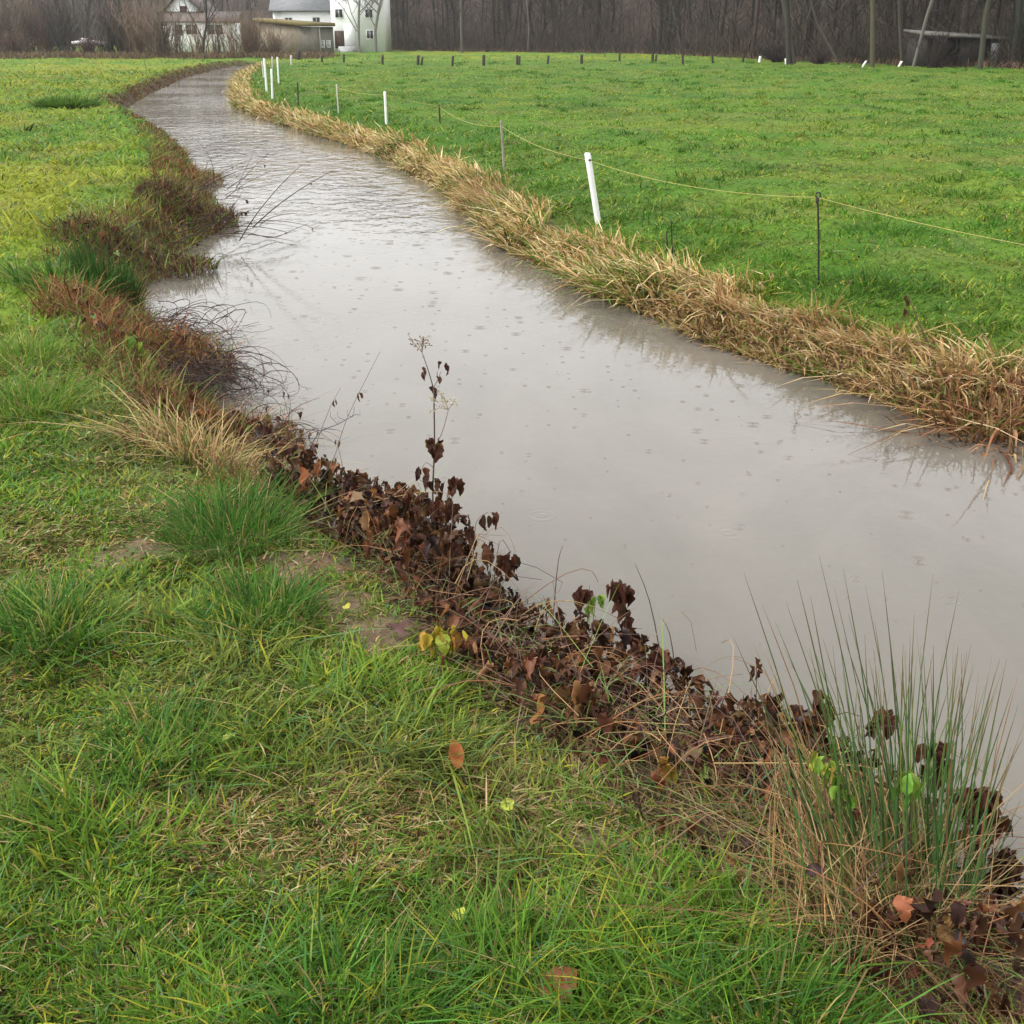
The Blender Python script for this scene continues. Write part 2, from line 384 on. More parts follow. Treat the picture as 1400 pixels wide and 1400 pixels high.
    cr = N(t, 'ShaderNodeValToRGB'); e = cr.color_ramp.elements
    e[0].position = .3; e[0].color = (.106, .096, .079, 1); e[1].position = .7; e[1].color = (.146, .132, .112, 1); ln.new(ng.outputs[0], cr.inputs[0])
    p = N(t, 'ShaderNodeBsdfPrincipled', inputs={'Roughness': .03, 'IOR': 1.33, 'Specular IOR Level': .5})
    ln.new(cr.outputs[0], p.inputs['Base Color']); ln.new(b2.outputs[0], p.inputs['Normal'])
    o = N(t, 'ShaderNodeOutputMaterial'); ln.new(p.outputs[0], o.inputs[0])
    # the sheet is the river's own outline, run a little under the banks
    Q = POLY.copy(); c = np.roll(Q, -1, 0) - np.roll(Q, 1, 0)
    nrm = np.stack([c[:, 1], -c[:, 0]], 1); nrm /= np.linalg.norm(nrm, axis=1)[:, None]
    x0, x1, y0, y1 = Q[:, 0].min() - 1, Q[:, 0].max() + 1, Q[:, 1].min() + .5, Q[:, 1].max() + 3
    me = mesh_obj('water', np.array([[x0, y0, WZ], [x1, y0, WZ], [x1, y1, WZ], [x0, y1, WZ]]), [np.array([[0, 1, 2, 3]])], m)
    tag(me, kind='structure')
build_water()

# ------------------------------------------------------------------ turf
def field(n, rmin, rmax, azd, p):
    q = 2 - p; u = rng.random(n)
    r = (rmin ** q + u * (rmax ** q - rmin ** q)) ** (1 / q)
    a = np.radians(rng.uniform(-azd, azd, n))
    return np.stack([np.sin(a) * r, np.cos(a) * r], 1), r

def build_turf():
    acc = {True: Acc(), False: Acc()}
    def sow(n, rmin, rmax, az, p, short=False, side=None):
        P, r = field(n, rmin, rmax, az, p)
        d, left = survey(P); x, y = P[:, 0], P[:, 1]
        mud = mud_mask(x, y); cl2 = fbm(x * 9, y * 9, 73); edge = fbm(x * 1.7, y * 1.7, 77) * .6
        keep = (d > .42 + edge * .5 * left + np.where(left, 0, .25)) & (rng.random(n) > mud * (.72 if short else .9))
        im = in_mass(P); keep &= rng.random(n) < np.where(im, .65 if short else .24, 1)
        keep &= rng.random(n) < .5 + .5 * sstep(.3, .6, cl2)
        if side is not None: keep &= left == side
        P, r, d, left, im = P[keep], r[keep], d[keep], left[keep], im[keep]; n = len(P)
        x, y = P[:, 0], P[:, 1]; z = height_at(P, d, left)
        clump = fbm(x * 3.2, y * 3.2, 71); big = fbm(x * .9, y * .9, 75)
        base = turf_colour(x, y, left, r)
        rank = (sstep(.5, 1.1, d) * (1 - sstep(1.6, 3.6, d)) * ~left * .6)[:, None]; base = base * (1 - rank) + np.array([.048, .135, .012]) * rank
        tb = .45 + 1.1 * sstep(.35, .65, fbm(x * 1.6, y * 1.6, 79))
        thatch = rng.random(n) < np.where(left, (.50 if short else .23) - .12 * sstep(5, 14, r), .10) * tb
        thatch |= im & (rng.random(n) < .7)
        colr = base * (1 + rng.normal(0, .28, (n, 1)))
        odd = rng.random(n)
        colr = np.where((odd < .115)[:, None], np.array([.29, .29, .03]) * (1 + rng.normal(0, .15, (n, 1))), colr)
        colr = np.where(((odd > .92) & left)[:, None], np.array([.09, .19, .07]) * (1 + rng.normal(0, .15, (n, 1))), colr)
        colr = np.where(thatch[:, None], pick([(4, (.36, .265, .115)), (2, (.22, .135, .055)), (1.4, (.46, .38, .20)), (1, (.11, .06, .03))], n), colr)
        colr = np.where((im & thatch)[:, None], colr * .6, colr)
        nearbank = 1 - sstep(.9, 3.2, d)
        if short: h = rng.uniform(.018, .05, n)
        else: h = (.032 + .064 * sstep(.38, .78, clump) * (.5 + sstep(.35, .65, big))) * rng.uniform(.45, 1.35, n) * np.where(left, 1 + .45 * sstep(4, 9, r), .62) * (1 + .9 * nearbank * (~left))
        h = np.where(thatch, h * .8, h) * (1 + .004 * r)
        w = .0043 * (r / 2) ** np.where(left, .74, .66) * rng.uniform(.6, 1.35, n) * np.where(thatch, .85, 1)
        yaw = fbm(x * 4, y * 4, 83) * 4 * PI + rng.normal(0, 1.3, n)
        lean = np.where(thatch, rng.uniform(.6, 2.6, n), rng.gamma(2.2, .42, n) * (1 + .9 * sstep(8, 20, r)))
        droop = np.clip(rng.normal(.22, .2, n) + np.where(thatch, .3, 0), 0, .75)
        for sd in (True, False):
            k = left == sd
            if k.any(): acc[sd].add(*blades(np.stack([x, y, z - .004], 1)[k], h[k], w[k], yaw[k], lean[k], droop[k], np.clip(colr, .004, .8)[k], (rng.uniform(0, PI, n) * .5 + yaw + PI / 4)[k]))
    sow(420000, 1.35, 75, 40, 1.62)
    sow(300000, 1.35, 8, 42, 1.45, True, True)
    sow(330000, 6, 150, 34, 1.72, False, False)
    sow(60000, 20, 125, 30, 1.8, False, True)
    P, r = field(900, 9, 95, 34, 1.5); d, left = survey(P); k = (d > 1.2) & ~left; P, r = P[k], r[k]
    m = 26; q = np.repeat(P, m, 0); rr = np.repeat(r, m); n = len(q); q = q + rng.normal(0, 1, (n, 2)) * np.repeat(rng.uniform(.05, .2, len(P)), m)[:, None] * np.array([1.4, 1])
    d, left = survey(q); tone = np.repeat(pick([(3, (.050, .140, .012)), (2, (.066, .165, .012)), (1, (.14, .19, .02))], len(P), .15), m, 0)
    acc[False].add(*blades(np.stack([q[:, 0], q[:, 1], height_at(q, d, left)], 1), rng.uniform(.05, .13, n) * (1 + .004 * rr), .005 * (rr / 2) ** .62, rng.uniform(0, 2 * PI, n), rng.gamma(2, .5, n), rng.uniform(0, .4, n), tone * (1 + rng.normal(0, .15, (n, 1))), rng.uniform(0, PI, n)))
    tag(acc[True].build('meadow_grass', M_GRASS), 'wet green meadow grass on the near bank', kind='stuff')
    tag(acc[False].build('pasture_grass', M_GRASS), 'green pasture grass beyond the river', kind='stuff')
build_turf()

# ------------------------------------------------------------------ dry reed grass along the far bank
STRAW = [(5, (.58, .42, .19)), (3, (.46, .29, .115)), (3, (.72, .59, .34)), (1.3, (.25, .15, .06)), (1.5, (.16, .21, .04))]
def along(A, n, p=1.0, lo=0, hi=None):
    seg = np.linalg.norm(np.diff(A, axis=0), axis=1); mid = (A[1:] + A[:-1]) / 2
    wgt = seg / np.maximum(np.hypot(mid[:, 0], mid[:, 1]), 2) ** p
    k = rng.choice(len(seg), n, p=wgt / wgt.sum()); t = rng.random(n)[:, None]
    q = A[k] * (1 - t) + A[k + 1] * t; tv = (A[k + 1] - A[k]) / seg[k][:, None]
    return q, np.stack([tv[:, 1], -tv[:, 0]], 1)
def build_reeds():
    n = 42000
    q, nv = along(R[1:], n, 1.15)
    r = np.hypot(q[:, 0], q[:, 1])
    off = rng.beta(1.2, 1.7, n) * (.50 + .75 * sstep(.25, .75, fbm(q[:, 0] * .8, q[:, 1] * .8, 91)))
    jit = (fbm(q[:, 0] * 1.5, q[:, 1] * 1.5, 93) - .5) * .5
    P = q + nv * (off + jit * .5 - .02)[:, None]
    P2 = q - nv * (off + jit * .5 - .02)[:, None]
    sel = inside(P, POLY); P = np.where(sel[:, None], P2, P)
    d, left = survey(P); k = (d > -.06) & (~left); P, r, d, nv, off = P[k], r[k], d[k], nv[k], off[k]; n = len(P)
    # direction towards the water
    e = 1e-2; gx = survey(P + np.array([e, 0]))[0] - d; gy = survey(P + np.array([0, e]))[0] - d
    toward = np.arctan2(-gy, -gx)
    z = height_at(P, d, ~np.ones(n, bool))
    cl = fbm(P[:, 0] * 2.0, P[:, 1] * 2.0, 97); cl3 = fbm(P[:, 0] * .7, P[:, 1] * .7, 98)
    h = (.11 + .25 * sstep(.25, .75, cl)) * rng.uniform(.5, 1.35, n) * (1 - .4 * sstep(.5, 1.0, d))
    tuft = fbm(P[:, 0] * 3, P[:, 1] * 3, 99) * 6 * PI
    yaw = toward + np.sin(tuft) * .9 + rng.normal(0, .75, n)
    lean = rng.gamma(2.6, .32, n); droop = np.clip(rng.normal(.52, .28, n), 0, 1.25)
    w = .0135 * (np.maximum(r, 5) / 6) ** .62 * rng.uniform(.6, 1.3, n)
    c = pick(STRAW, n, .2)
    russet = sstep(.55, .72, cl3)[:, None] * .5; c = c * (1 - russet) + np.array([.24, .125, .05]) * russet
    low = (rng.random(n) < .2 * (1 - sstep(.0, .3, d)))[:, None]; c = np.where(low, np.array([.09, .055, .028]), c)
    gr = (rng.random(n) < .08 + .35 * sstep(.5, .68, fbm(P[:, 0] * 1.9, P[:, 1] * 1.9, 101)) + .5 * sstep(.5, 1.0, d))[:, None]; c = np.where(gr, turf_colour(P[:, 0], P[:, 1], np.zeros(n, bool), r) * .95, c)
    V, F, C = blades(np.stack([P[:, 0], P[:, 1], z - .01], 1), h, w, yaw, lean, droop, c, rng.uniform(0, PI, n))
    o = mesh_obj('dry_bank_grass', V, F, M_DRY, None, C); tag(o, 'straw coloured dry grass hanging over the far bank', kind='stuff')
build_reeds()

# fringe of short dry and green growth along the left bank, mid distance and beyond
def build_left_fringe():
    n = 26000
    q, nv = along(L[12:], n, 1.0)
    off = rng.beta(1.2, 1.8, n) * .95 - .05
    P = q + nv * off[:, None]; P2 = q - nv * off[:, None]
    P = np.where(inside(P, POLY)[:, None], P2, P)
    d, left = survey(P); k = (d > -.05) & left; P, d = P[k], d[k]; n = len(P); r = np.hypot(P[:, 0], P[:, 1])
    z = height_at(P, d, np.ones(n, bool))
    cl = fbm(P[:, 0] * 1.6, P[:, 1] * 1.6, 121)
    h = (.06 + .14 * sstep(.3, .7, cl)) * rng.uniform(.6, 1.3, n) * (1 - .45 * sstep(22, 45, r))
    c = pick([(4, (.15, .07, .032)), (2, (.095, .045, .024)), (2, (.26, .17, .07)), (3, (.10, .17, .03)), (2, (.17, .20, .04))], n, .2)
    far = (rng.random(n) < sstep(22, 40, r) * .6)[:, None]; c = np.where(far, np.array([.10, .045, .025]), c)
    w = .006 * (np.maximum(r, 4) / 5) ** .75 * rng.uniform(.6, 1.3, n)
    V, F, C = blades(np.stack([P[:, 0], P[:, 1], z - .01], 1), h, w, rng.uniform(0, 2 * PI, n), rng.gamma(2, .35, n), np.clip(rng.normal(.3, .25, n), 0, .9), c, rng.uniform(0, PI, n))
    tag(mesh_obj('brown_bank_fringe', V, F, M_DRY, None, C), 'brown withered fringe along the edge of the near bank', kind='stuff')
build_left_fringe()

# ------------------------------------------------------------------ withered leaves and stems heaped on the near bank
BROWN = [(4, (.062, .026, .014)), (3, (.092, .038, .018)), (1.8, (.16, .066, .025)), (1.8, (.030, .016, .013)), (.9, (.19, .105, .05))]
def build_mass():
    a = Acc()
    lo, hi = MASS.min(0), MASS.max(0)
    def sample(n):
        out = []
        while sum(map(len, out)) < n:
            p = rng.uniform(lo, hi, (n * 3, 2)); p = p[in_mass(p)]; out.append(p)
        return np.concatenate(out)[:n]
    n = 10500
    P = sample(n); d, l = survey(P); z = height_at(P, d, l)
    # thin out towards the lawn
    keep = rng.random(n) < .22 + .78 * sstep(.15, .75, 1 - np.clip(d / 1.25, 0, 1) + (fbm(P[:, 0] * 3, P[:, 1] * 3, 131) - .5) * .9)
    keep &= rng.random(len(keep)) < np.where(P[:, 1] < 2.75, .3, 1)
    P, d, z = P[keep], d[keep], z[keep]; n = len(P)
    heap = (.05 + .30 * sstep(.3, .75, fbm(P[:, 0] * 2.3, P[:, 1] * 2.3, 133))) * (1 - sstep(.8, 1.35, d)) + .02
    zz = z + heap * rng.random(n) ** .8
    V, F, C = leaves(np.stack([P[:, 0], P[:, 1], zz], 1), rng.gamma(6, .0078, n).clip(.018, .10), rng.uniform(0, 2 * PI, n), rng.uniform(.1, 1.6, n), rng.normal(0, .8, n), pick(BROWN, n, .32), .34, .85, .9)
    tag(Acc().add(V, F, C).build('withered_leaf_litter', M_LEAF), 'heap of dark brown withered leaves along the near bank', kind='stuff')
    # orange brown stems lying through the heap
    n = 330; P = sample(n); d, l = survey(P); z = height_at(P, d, l)
    K = 6; t = np.linspace(0, 1, K)[None, :, None]
    yaw = rng.uniform(0, 2 * PI, n); ln_ = rng.uniform(.12, .42, n)
    dirv = np.stack([np.cos(yaw), np.sin(yaw), rng.uniform(-.25, .35, n)], 1) * ln_[:, None]
    p0 = np.stack([P[:, 0], P[:, 1], z + rng.uniform(.0, .2, n) * (1 - sstep(.8, 1.3, d)) + .01], 1)
    bend = rng.normal(0, .07, (n, 3)); bend[:, 2] = np.abs(bend[:, 2])
    pts = p0[:, None, :] + dirv[:, None, :] * t + bend[:, None, :] * (4 * t * (1 - t))
    rad = rng.uniform(.0011, .0022, n)[:, None] * np.linspace(1, .5, K)[None]
    V, F = tubes(pts, rad, 4); C = np.repeat(pick([(3, (.22, .09, .03)), (2, (.12, .05, .025)), (2, (.30, .19, .08)), (1, (.05, .025, .018))], n), K * 4, 0)
    b = Acc().add(V, F, C)
    # thin brown and tan blades woven through it
    n = 3000; P = sample(n); d, l = survey(P); z = height_at(P, d, l)
    V, F, C = blades(np.stack([P[:, 0], P[:, 1], z + rng.uniform(0, .10, n) * (1 - sstep(.8, 1.3, d))], 1), rng.uniform(.04, .2, n), rng.uniform(.002, .0045, n), rng.uniform(0, 2 * PI, n), rng.gamma(2.4, .6, n), np.clip(rng.normal(.4, .25, n), 0, 1),
        pick([(4, (.085, .040, .022)), (2, (.15, .075, .034)), (1, (.27, .18, .08)), (3.6, (.09, .17, .025))], n, .2), rng.uniform(0, PI, n))
    b.add(V, F, C)
    tag(b.build('withered_stem_litter', M_STEM), 'tangle of orange brown stems and dry blades on the near bank', kind='stuff')
build_mass()

# ------------------------------------------------------------------ single plants
def tussock(px, py, hgt, spread, n, pal, label, name='grass_tussock', cat='grass tussock', lean=1.0, wid=.0045, mat=None, group=None, droopm=.3, base=None):
    p = G(px, py) if base is None else np.array(base)
    t = thing(name, label, cat, p, group)
    a = rng.uniform(0, 2 * PI, n); rr = spread * np.sqrt(rng.random(n)) * .45
    P = p + np.stack([np.cos(a) * rr, np.sin(a) * rr, np.zeros(n)], 1); P[:, 2] = ground(P) - .005
    yaw = a + rng.normal(0, .6, n)
    h = hgt * rng.uniform(.45, 1.1, n); ln_ = np.minimum(rng.gamma(2, .35, n), 1.5) * lean * (.5 + rr / (spread * .45 + 1e-6))
    V, F, C = blades(P, h, wid * rng.uniform(.7, 1.3, n), yaw, ln_, np.clip(rng.normal(droopm, .2, n), 0, .9), pick(pal, n, .2), rng.uniform(0, PI, n))
    o = Acc().add(V, F, C).build('blade_tuft', mat or M_GRASS, t)
    return t
DEEP = [(4, (.045, .125, .018)), (3, (.065, .165, .025)), (1, (.14, .19, .04)), (.6, (.30, .23, .1))]
GREEN = [(4, (.075, .175, .02)), (3, (.11, .21, .025)), (1.5, (.2, .24, .04)), (.8, (.32, .25, .11))]
tussock(315, 735, .26, .55, 950, DEEP, 'large dark green grass tussock beside the bare mud patch', lean=1.1)
tussock(355, 845, .19, .42, 560, DEEP, 'dark green grass tussock just below the largest tussock by the muddy path')
tussock(60, 870, .20, .45, 620, DEEP, 'blue green grass tussock at the left edge level with the mud patch')
tussock(40, 560, .24, .6, 650, GREEN, 'tall bright green tussock at the left edge above the muddy path', lean=1.2)
tussock(25, 495, .22, .6, 520, GREEN, 'bright green tussock in the lawn left of the russet bank mound', lean=1.2)
tussock(480, 1395, .17, .35, 380, DEEP, 'dark green tussock at the lower picture edge below the curled leaf')
tussock(690, 1330, .13, .32, 380, DEEP, 'dark tussock in the lawn between the two orange leaves')
tussock(1060, 1400, .18, .38, 460, DEEP, 'dark green tussock beside the foot of the rush clump')
tussock(230, 1030, .15, .40, 420, DEEP, 'low dark tussock in the middle of the mown lawn')
tussock(92, 147, .36, 1.7, 1500, [(4, (.06, .125, .016)), (2, (.09, .16, .02)), (1, (.035, .07, .012))], 'lone dark green rushy tussock far out in the left meadow', wid=.028, lean=1.0)
tussock(150, 414, .52, .5, 600, [(4, (.030, .075, .018)), (2, (.05, .11, .02)), (1, (.16, .13, .05))], 'upright dark green sedge tuft between the russet bank mounds', wid=.010, lean=.35, droopm=.08)
tussock(80, 385, .3, .8, 420, DEEP, 'dark grass hollow tuft left of the upright sedge', wid=.009)
tussock(278, 630, .36, .62, 560, [(4, (.46, .34, .16)), (2, (.33, .22, .09)), (1, (.15, .17, .04))], 'pale straw coloured grass tuft arching on the near bank', name='straw_tuft', wid=.006, lean=1.1, mat=M_DRY, droopm=.5)
for (px, py, s) in ((1210, 392, .32), (965, 330, .3), (905, 335, .25), (1050, 350, .3), (1330, 395, .28)):
    pass
PASTURE_T = [(1160, 392, 'low dark green tuft behind the thin black fence rod'), (960, 338, 'dark green tuft in the pasture left of the black fence rod'), (1215, 386, 'dark green tuft right of the black fence rod'), (1215, 318, 'dark green tuft under the yellow fence cord near the right edge'), (1315, 268, 'lone dark tuft above the yellow cord near the right edge')]
for px, py, lb in PASTURE_T:
    tussock(px, py, .15, .95, 260, [(3, (.045, .125, .014)), (2, (.065, .155, .016))], lb, wid=.010, lean=1.3, droopm=.4)

# mounds of withered growth on the left bank
def mound(px, py, sx, sy, hgt, n, pal, label, leafy=0, name='withered_mound', wid=.006):
    p = G(px, py); t = thing(name, label, 'withered plant', p)
    r = np.hypot(p[0], p[1])
    a = rng.uniform(0, 2 * PI, n); q = np.sqrt(rng.random(n))
    P = p + np.stack([np.cos(a) * q * sx, np.sin(a) * q * sy, np.zeros(n)], 1)
    P[:, 2] = np.maximum(ground(P), WZ) - .02
    lift = hgt * np.sqrt(np.clip(1 - q ** 2, 0, 1)) * rng.random(n) ** .7
    lump = .4 + 1.0 * fbm(P[:, 0] * 4, P[:, 1] * 4, int(px))
    P[:, 2] += lift * lump * .8
    V, F, C = blades(P, rng.uniform(.08, .26, n) * (hgt / .4) ** .5, wid * rng.uniform(.5, 1.3, n), rng.uniform(0, 2 * PI, n), rng.gamma(2, .5, n), np.clip(rng.normal(.3, .3, n), 0, 1), pick(pal, n, .25), rng.uniform(0, PI, n))
    Acc().add(V, F, C).build('dead_stem_tuft', M_DRY, t)
    if leafy:
        k = rng.choice(n, leafy)
        V, F, C = leaves(P[k] + rng.normal(0, .02, (leafy, 3)) + np.array([0, 0, .06]), rng.uniform(.04, .09, leafy), rng.uniform(0, 2 * PI, leafy), rng.uniform(0, 1.4, leafy), rng.normal(0, .6, leafy), pick(BROWN + [(1.0, (.10, .17, .03))], leafy, .2), .25)
        Acc().add(V, F, C).build('withered_foliage', M_LEAF, t)
    return t
RUSS = [(4, (.14, .058, .026)), (2, (.10, .045, .024)), (3, (.25, .105, .04)), (1.3, (.32, .21, .09)), (1.6, (.11, .18, .03))]
DARKM = [(4, (.085, .042, .026)), (3, (.050, .028, .020)), (2.4, (.16, .072, .028)), (2.4, (.11, .17, .03)), (1, (.25, .17, .08))]
mound(258, 312, .60, .9, .31, 2300, DARKM, 'tall dark brown withered mound on the bend of the near bank', 160, wid=.012)
mound(258, 246, .5, 1.2, .22, 1200, RUSS + [(3, (.12, .16, .03))], 'small mixed green and brown mound farthest up the near bank', 40, wid=.014)
mound(186, 372, .85, .62, .25, 2300, DARKM + [(1.5, (.12, .17, .03))], 'broad dark brown mound with green sprouts above the sedge tuft', 180, wid=.010)
mound(150, 446, .55, .5, .3, 1500, RUSS, 'russet withered patch just below the upright sedge tuft', 60, wid=.007)
mound(225, 505, .5, .5, .34, 1900, RUSS, 'russet leafy mound in front of the bare twig tangle', 170, wid=.006)
mound(310, 610, .48, .35, .22, 1700, RUSS, 'russet withered patch beside the pale straw tuft', 130, wid=.005)

tussock(1375, 585, .50, .8, 420, [(4, (.27, .14, .065)), (2, (.17, .08, .04)), (2, (.42, .28, .14))], 'russet arching sedge clump over the water at the right picture edge', name='sedge_clump', wid=.020, lean=1.3, mat=M_DRY, droopm=.75, base=PZ(1392, 560, -.22))
tussock(1330, 545, .42, .7, 300, [(4, (.16, .075, .036)), (2, (.25, .12, .055)), (1, (.10, .13, .03))], 'dark russet clump left of the arching sedge on the far bank', name='sedge_clump', wid=.014, lean=.8, mat=M_DRY, droopm=.4, base=PZ(1325, 547, -.22))
# bare twig tangles reaching over the water
def curl_twigs(p, n, reach, hgt, bias, radius, colr, K=9, curly=1.0):
    n_ = n; yaw = bias + rng.normal(0, .75, n_); ln_ = reach * rng.uniform(.35, 1.1, n_)
    t = np.linspace(0, 1, K)
    start = p + np.stack([rng.normal(0, reach * .26, n_), rng.normal(0, reach * .26, n_), rng.uniform(-.02, hgt * .25, n_)], 1)
    pts = np.zeros((n_, K, 3)); pts[:, 0] = start
    ang = yaw.copy(); el = rng.uniform(-.1, 1.0, n_)
    dcur = rng.normal(0, .28 * curly, n_)
    for k in range(1, K):
        ang = ang + dcur + rng.normal(0, .22 * curly, n_); el = el - rng.uniform(.05, .36, n_) * curly
        st = (ln_ / K)[:, None] * np.stack([np.cos(ang) * np.cos(el), np.sin(ang) * np.cos(el), np.sin(el)], 1)
        pts[:, k] = pts[:, k - 1] + st
        low = pts[:, k, 2] < WZ + .01; pts[low, k, 2] = WZ + .01 + rng.random(low.sum()) * .05; el[low] = .3
    rad = radius * rng.uniform(.6, 1.3, n_)[:, None] * np.linspace(1, .35, K)[None]
    V, F = tubes(pts, rad, 4)
    return V, F, np.repeat(pick(colr, n_, .2), K * 4, 0), pts
TW = [(3, (.040, .028, .026)), (2, (.065, .045, .038)), (1, (.09, .05, .035))]
def tangle(px, py, n, reach, hgt, bias, rad, label, name='bare_twig_bush', leafn=0, curly=1.0, tw=TW):
    p = PZ(px, py, WZ + .1); t = thing(name, label, 'bare bush', p)
    V, F, C, pts = curl_twigs(p, n, reach, hgt, bias, rad, tw, curly=curly)
    Acc().add(V, F, C).build('twig_tangle', M_BARK, t)
    if leafn:
        k = rng.choice(len(pts), leafn); q = pts[k, rng.integers(5, 9, leafn)]
        V, F, C = leaves(q, rng.uniform(.03, .07, leafn), rng.uniform(0, 2 * PI, leafn), rng.uniform(.8, 1.6, leafn), rng.normal(0, .5, leafn), pick([(3, (.035, .022, .02)), (1, (.10, .045, .022))], leafn), .3)
        Acc().add(V, F, C).build('withered_foliage', M_LEAF, t)
tangle(255, 522, 260, .85, .6, .35, .003, 'curly bare twig tangle hanging over the water at the inner bend', leafn=7, curly=1.35)
tangle(218, 458, 150, .95, .5, .5, .0032, 'thin dark twigs bent over the water below the sedge tuft', leafn=4, curly=1.3)
tangle(272, 322, 34, 1.35, .5, .35, .0055, 'sparse bare bramble sprays reaching across the water from the dark mound', leafn=9, curly=.22)
tangle(266, 270, 24, 1.2, .5, .7, .0055, 'few bare twigs standing over the water beside the dark mound', leafn=4, curly=.22)
tangle(330, 600, 60, .55, .3, .1, .0025, 'small bare twig spray over the water beside the straw tuft', leafn=8, curly=.8)

# long thin stalks leaning out over the water
def poly_tube(acc, pts, r0, r1, c, sides=5, K=None):
    pts = np.asarray(pts, float); k = len(pts)
    V, F = tubes(pts[None], np.linspace(r0, r1, k)[None], sides); acc.add(V, F, np.tile(c, (len(V), 1)))
def smooth_path(pts, n=9):
    pts = np.asarray(pts, float); k = len(pts); t = np.linspace(0, k - 1, n); out = []
    for u in t:
        i = min(int(u), k - 2); f = u - i
        p0, p1, p2, p3 = pts[max(i - 1, 0)], pts[i], pts[i + 1], pts[min(i + 2, k - 1)]
        out.append(.5 * (2 * p1 + (p2 - p0) * f + (2 * p0 - 5 * p1 + 4 * p2 - p3) * f * f + (3 * p1 - p0 - 3 * p2 + p3) * f ** 3))
    return np.array(out)
def umbel(acc, p, up, n, ln_, c, r=.0012):
    n_dirs = np.array(up) + rng.normal(0, .55, (n, 3))
    for dv in n_dirs:
        dv = dv / np.linalg.norm(dv) * ln_ * rng.uniform(.6, 1.1); e = p + dv
        poly_tube(acc, [p, p + dv * .5, e], r, r * .6, c, 4)
        for _ in range(4):
            w = dv * .35 + rng.normal(0, ln_ * .22, 3); poly_tube(acc, [e, e + w * .6, e + w], r * .7, r * .9, c, 3)
            s = e + w; V, F, C = leaves(s[None], np.array([ln_ * .24]), rng.uniform(0, 6, 1), rng.uniform(-1, 1, 1), rng.normal(0, 1, 1), np.array([c]) * 1.1, .2); acc.add(V, F, C)

def hang_leaves(acc, p, n, size, pal, spread=.012, lobed=True):
    P = p + rng.normal(0, spread, (n, 3))
    V, F, C = leaves(P, min(1.22 * size, .074) * rng.uniform(.75, 1.2, n), rng.uniform(0, 2 * PI, n), rng.uniform(1.0, 1.5, n), rng.normal(0, .5, n), pick(pal, n, .2), .16, .8, .5, lobed); acc.add(V, F, C)
LEAFB = [(4, (.062, .025, .015)), (2, (.10, .040, .021))]

# the tall dead weed in the middle of the picture
p0 = G(606, 800); Y0 = p0[1]
t = thing('tall_dead_weed', 'tall dead weed with pale seed heads standing above the brown bank', 'dead plant', p0)
A_ = Acc(); BL = Acc(); SH = Acc(); SH2 = Acc()
sc = (.085, .05, .035)
def Q(x, y, dy=0.0): return PY(x, y, Y0 + dy)
poly_tube(A_, smooth_path([p0, Q(592, 700), Q(594, 610), Q(593, 532)], 10), .0042, .003, sc)
poly_tube(A_, smooth_path([Q(593, 532), Q(585, 505, .01), Q(577, 482, .02)], 6), .0024, .0015, sc)
poly_tube(A_, smooth_path([Q(593, 530), Q(598, 520), Q(603, 508, -.01)], 5), .0016, .001, sc)
poly_tube(A_, smooth_path([Q(594, 612), Q(605, 590, -.02), Q(613, 560, -.02)], 6), .002, .0014, (.16, .11, .07))
poly_tube(A_, smooth_path([Q(593, 640), Q(583, 632), Q(577, 640)], 5), .0016, .001, sc)
poly_tube(A_, smooth_path([Q(592, 672), Q(580, 660), Q(572, 655)], 5), .0016, .001, sc)
umbel(SH2, Q(577, 482, .02), (-.5, 0, .6), 7, .05, (.22, .15, .09))
umbel(SH, Q(613, 560, -.02), (.1, 0, .8), 8, .05, (.42, .36, .22))
for (x, y, n, s) in ((588, 600, 4, .055), (600, 608, 4, .06), (575, 640, 3, .05), (596, 655, 3, .05), (583, 650, 2, .05), (592, 530, 3, .03), (604, 497, 3, .035), (582, 508, 3, .035), (604, 510, 2, .03), (590, 690, 4, .05)):
    hang_leaves(BL, Q(x, y), n, s, LEAFB + ([(5, (.20, .13, .04))] if 590 < y < 625 else []), .008)
A_.build('stem', M_STEM, t); BL.build('withered_foliage', M_LEAF, t); SH.build('seed_head', M_DRY, t); SH2.build('seed_head', M_DRY, t)

# upright sprigs with hanging brown leaves (each one apart in the photograph)
def sprig(path, lv, label, rad=.0022, size=.055, pal=LEAFB, base=None, lobed=True, name='withered_sprig'):
    b = G(*path[0]) if base is None else base
    t = thing(name, label, 'withered plant', b); a = Acc(); f = Acc()
    pts = [b] + [PY(x, y, b[1] + .02 * i) for i, (x, y) in enumerate(path[1:], 1)]
    poly_tube(a, smooth_path(pts, 9), rad, rad * .5, (.10, .06, .04))
    for (x, y, n) in lv: hang_leaves(f, PY(x, y, b[1] + .02 * (len(path) - 1)), n, size, pal, .01, lobed)
    a.build('stem', M_STEM, t); f.build('withered_foliage', M_LEAF, t); return t
sprig([(640, 830), (648, 745), (652, 712), (668, 700)], [(645, 722, 3), (664, 702, 2), (672, 700, 2), (634, 742, 2)], 'thin sprig of four small brown leaves right of the tall weed', size=.055, lobed=False)
sprig([(668, 850), (676, 790), (684, 738), (698, 755)], [(666, 748, 3), (690, 762, 4), (700, 756, 4), (680, 770, 4)], 'arching sprig with broad purple brown leaves over the water', size=.058)
sprig([(612, 800), (614, 700), (616, 655)], [(612, 660, 5), (622, 656, 5), (606, 680, 6), (616, 690, 6)], 'dense brown leaf sprig close against the tall weed', size=.065)
sprig([(550, 800), (552, 720), (554, 675)], [(548, 685, 4), (556, 676, 4), (545, 700, 5), (562, 690, 4), (552, 710, 5)], 'dark drooping leaf sprig left of the tall weed', size=.062)
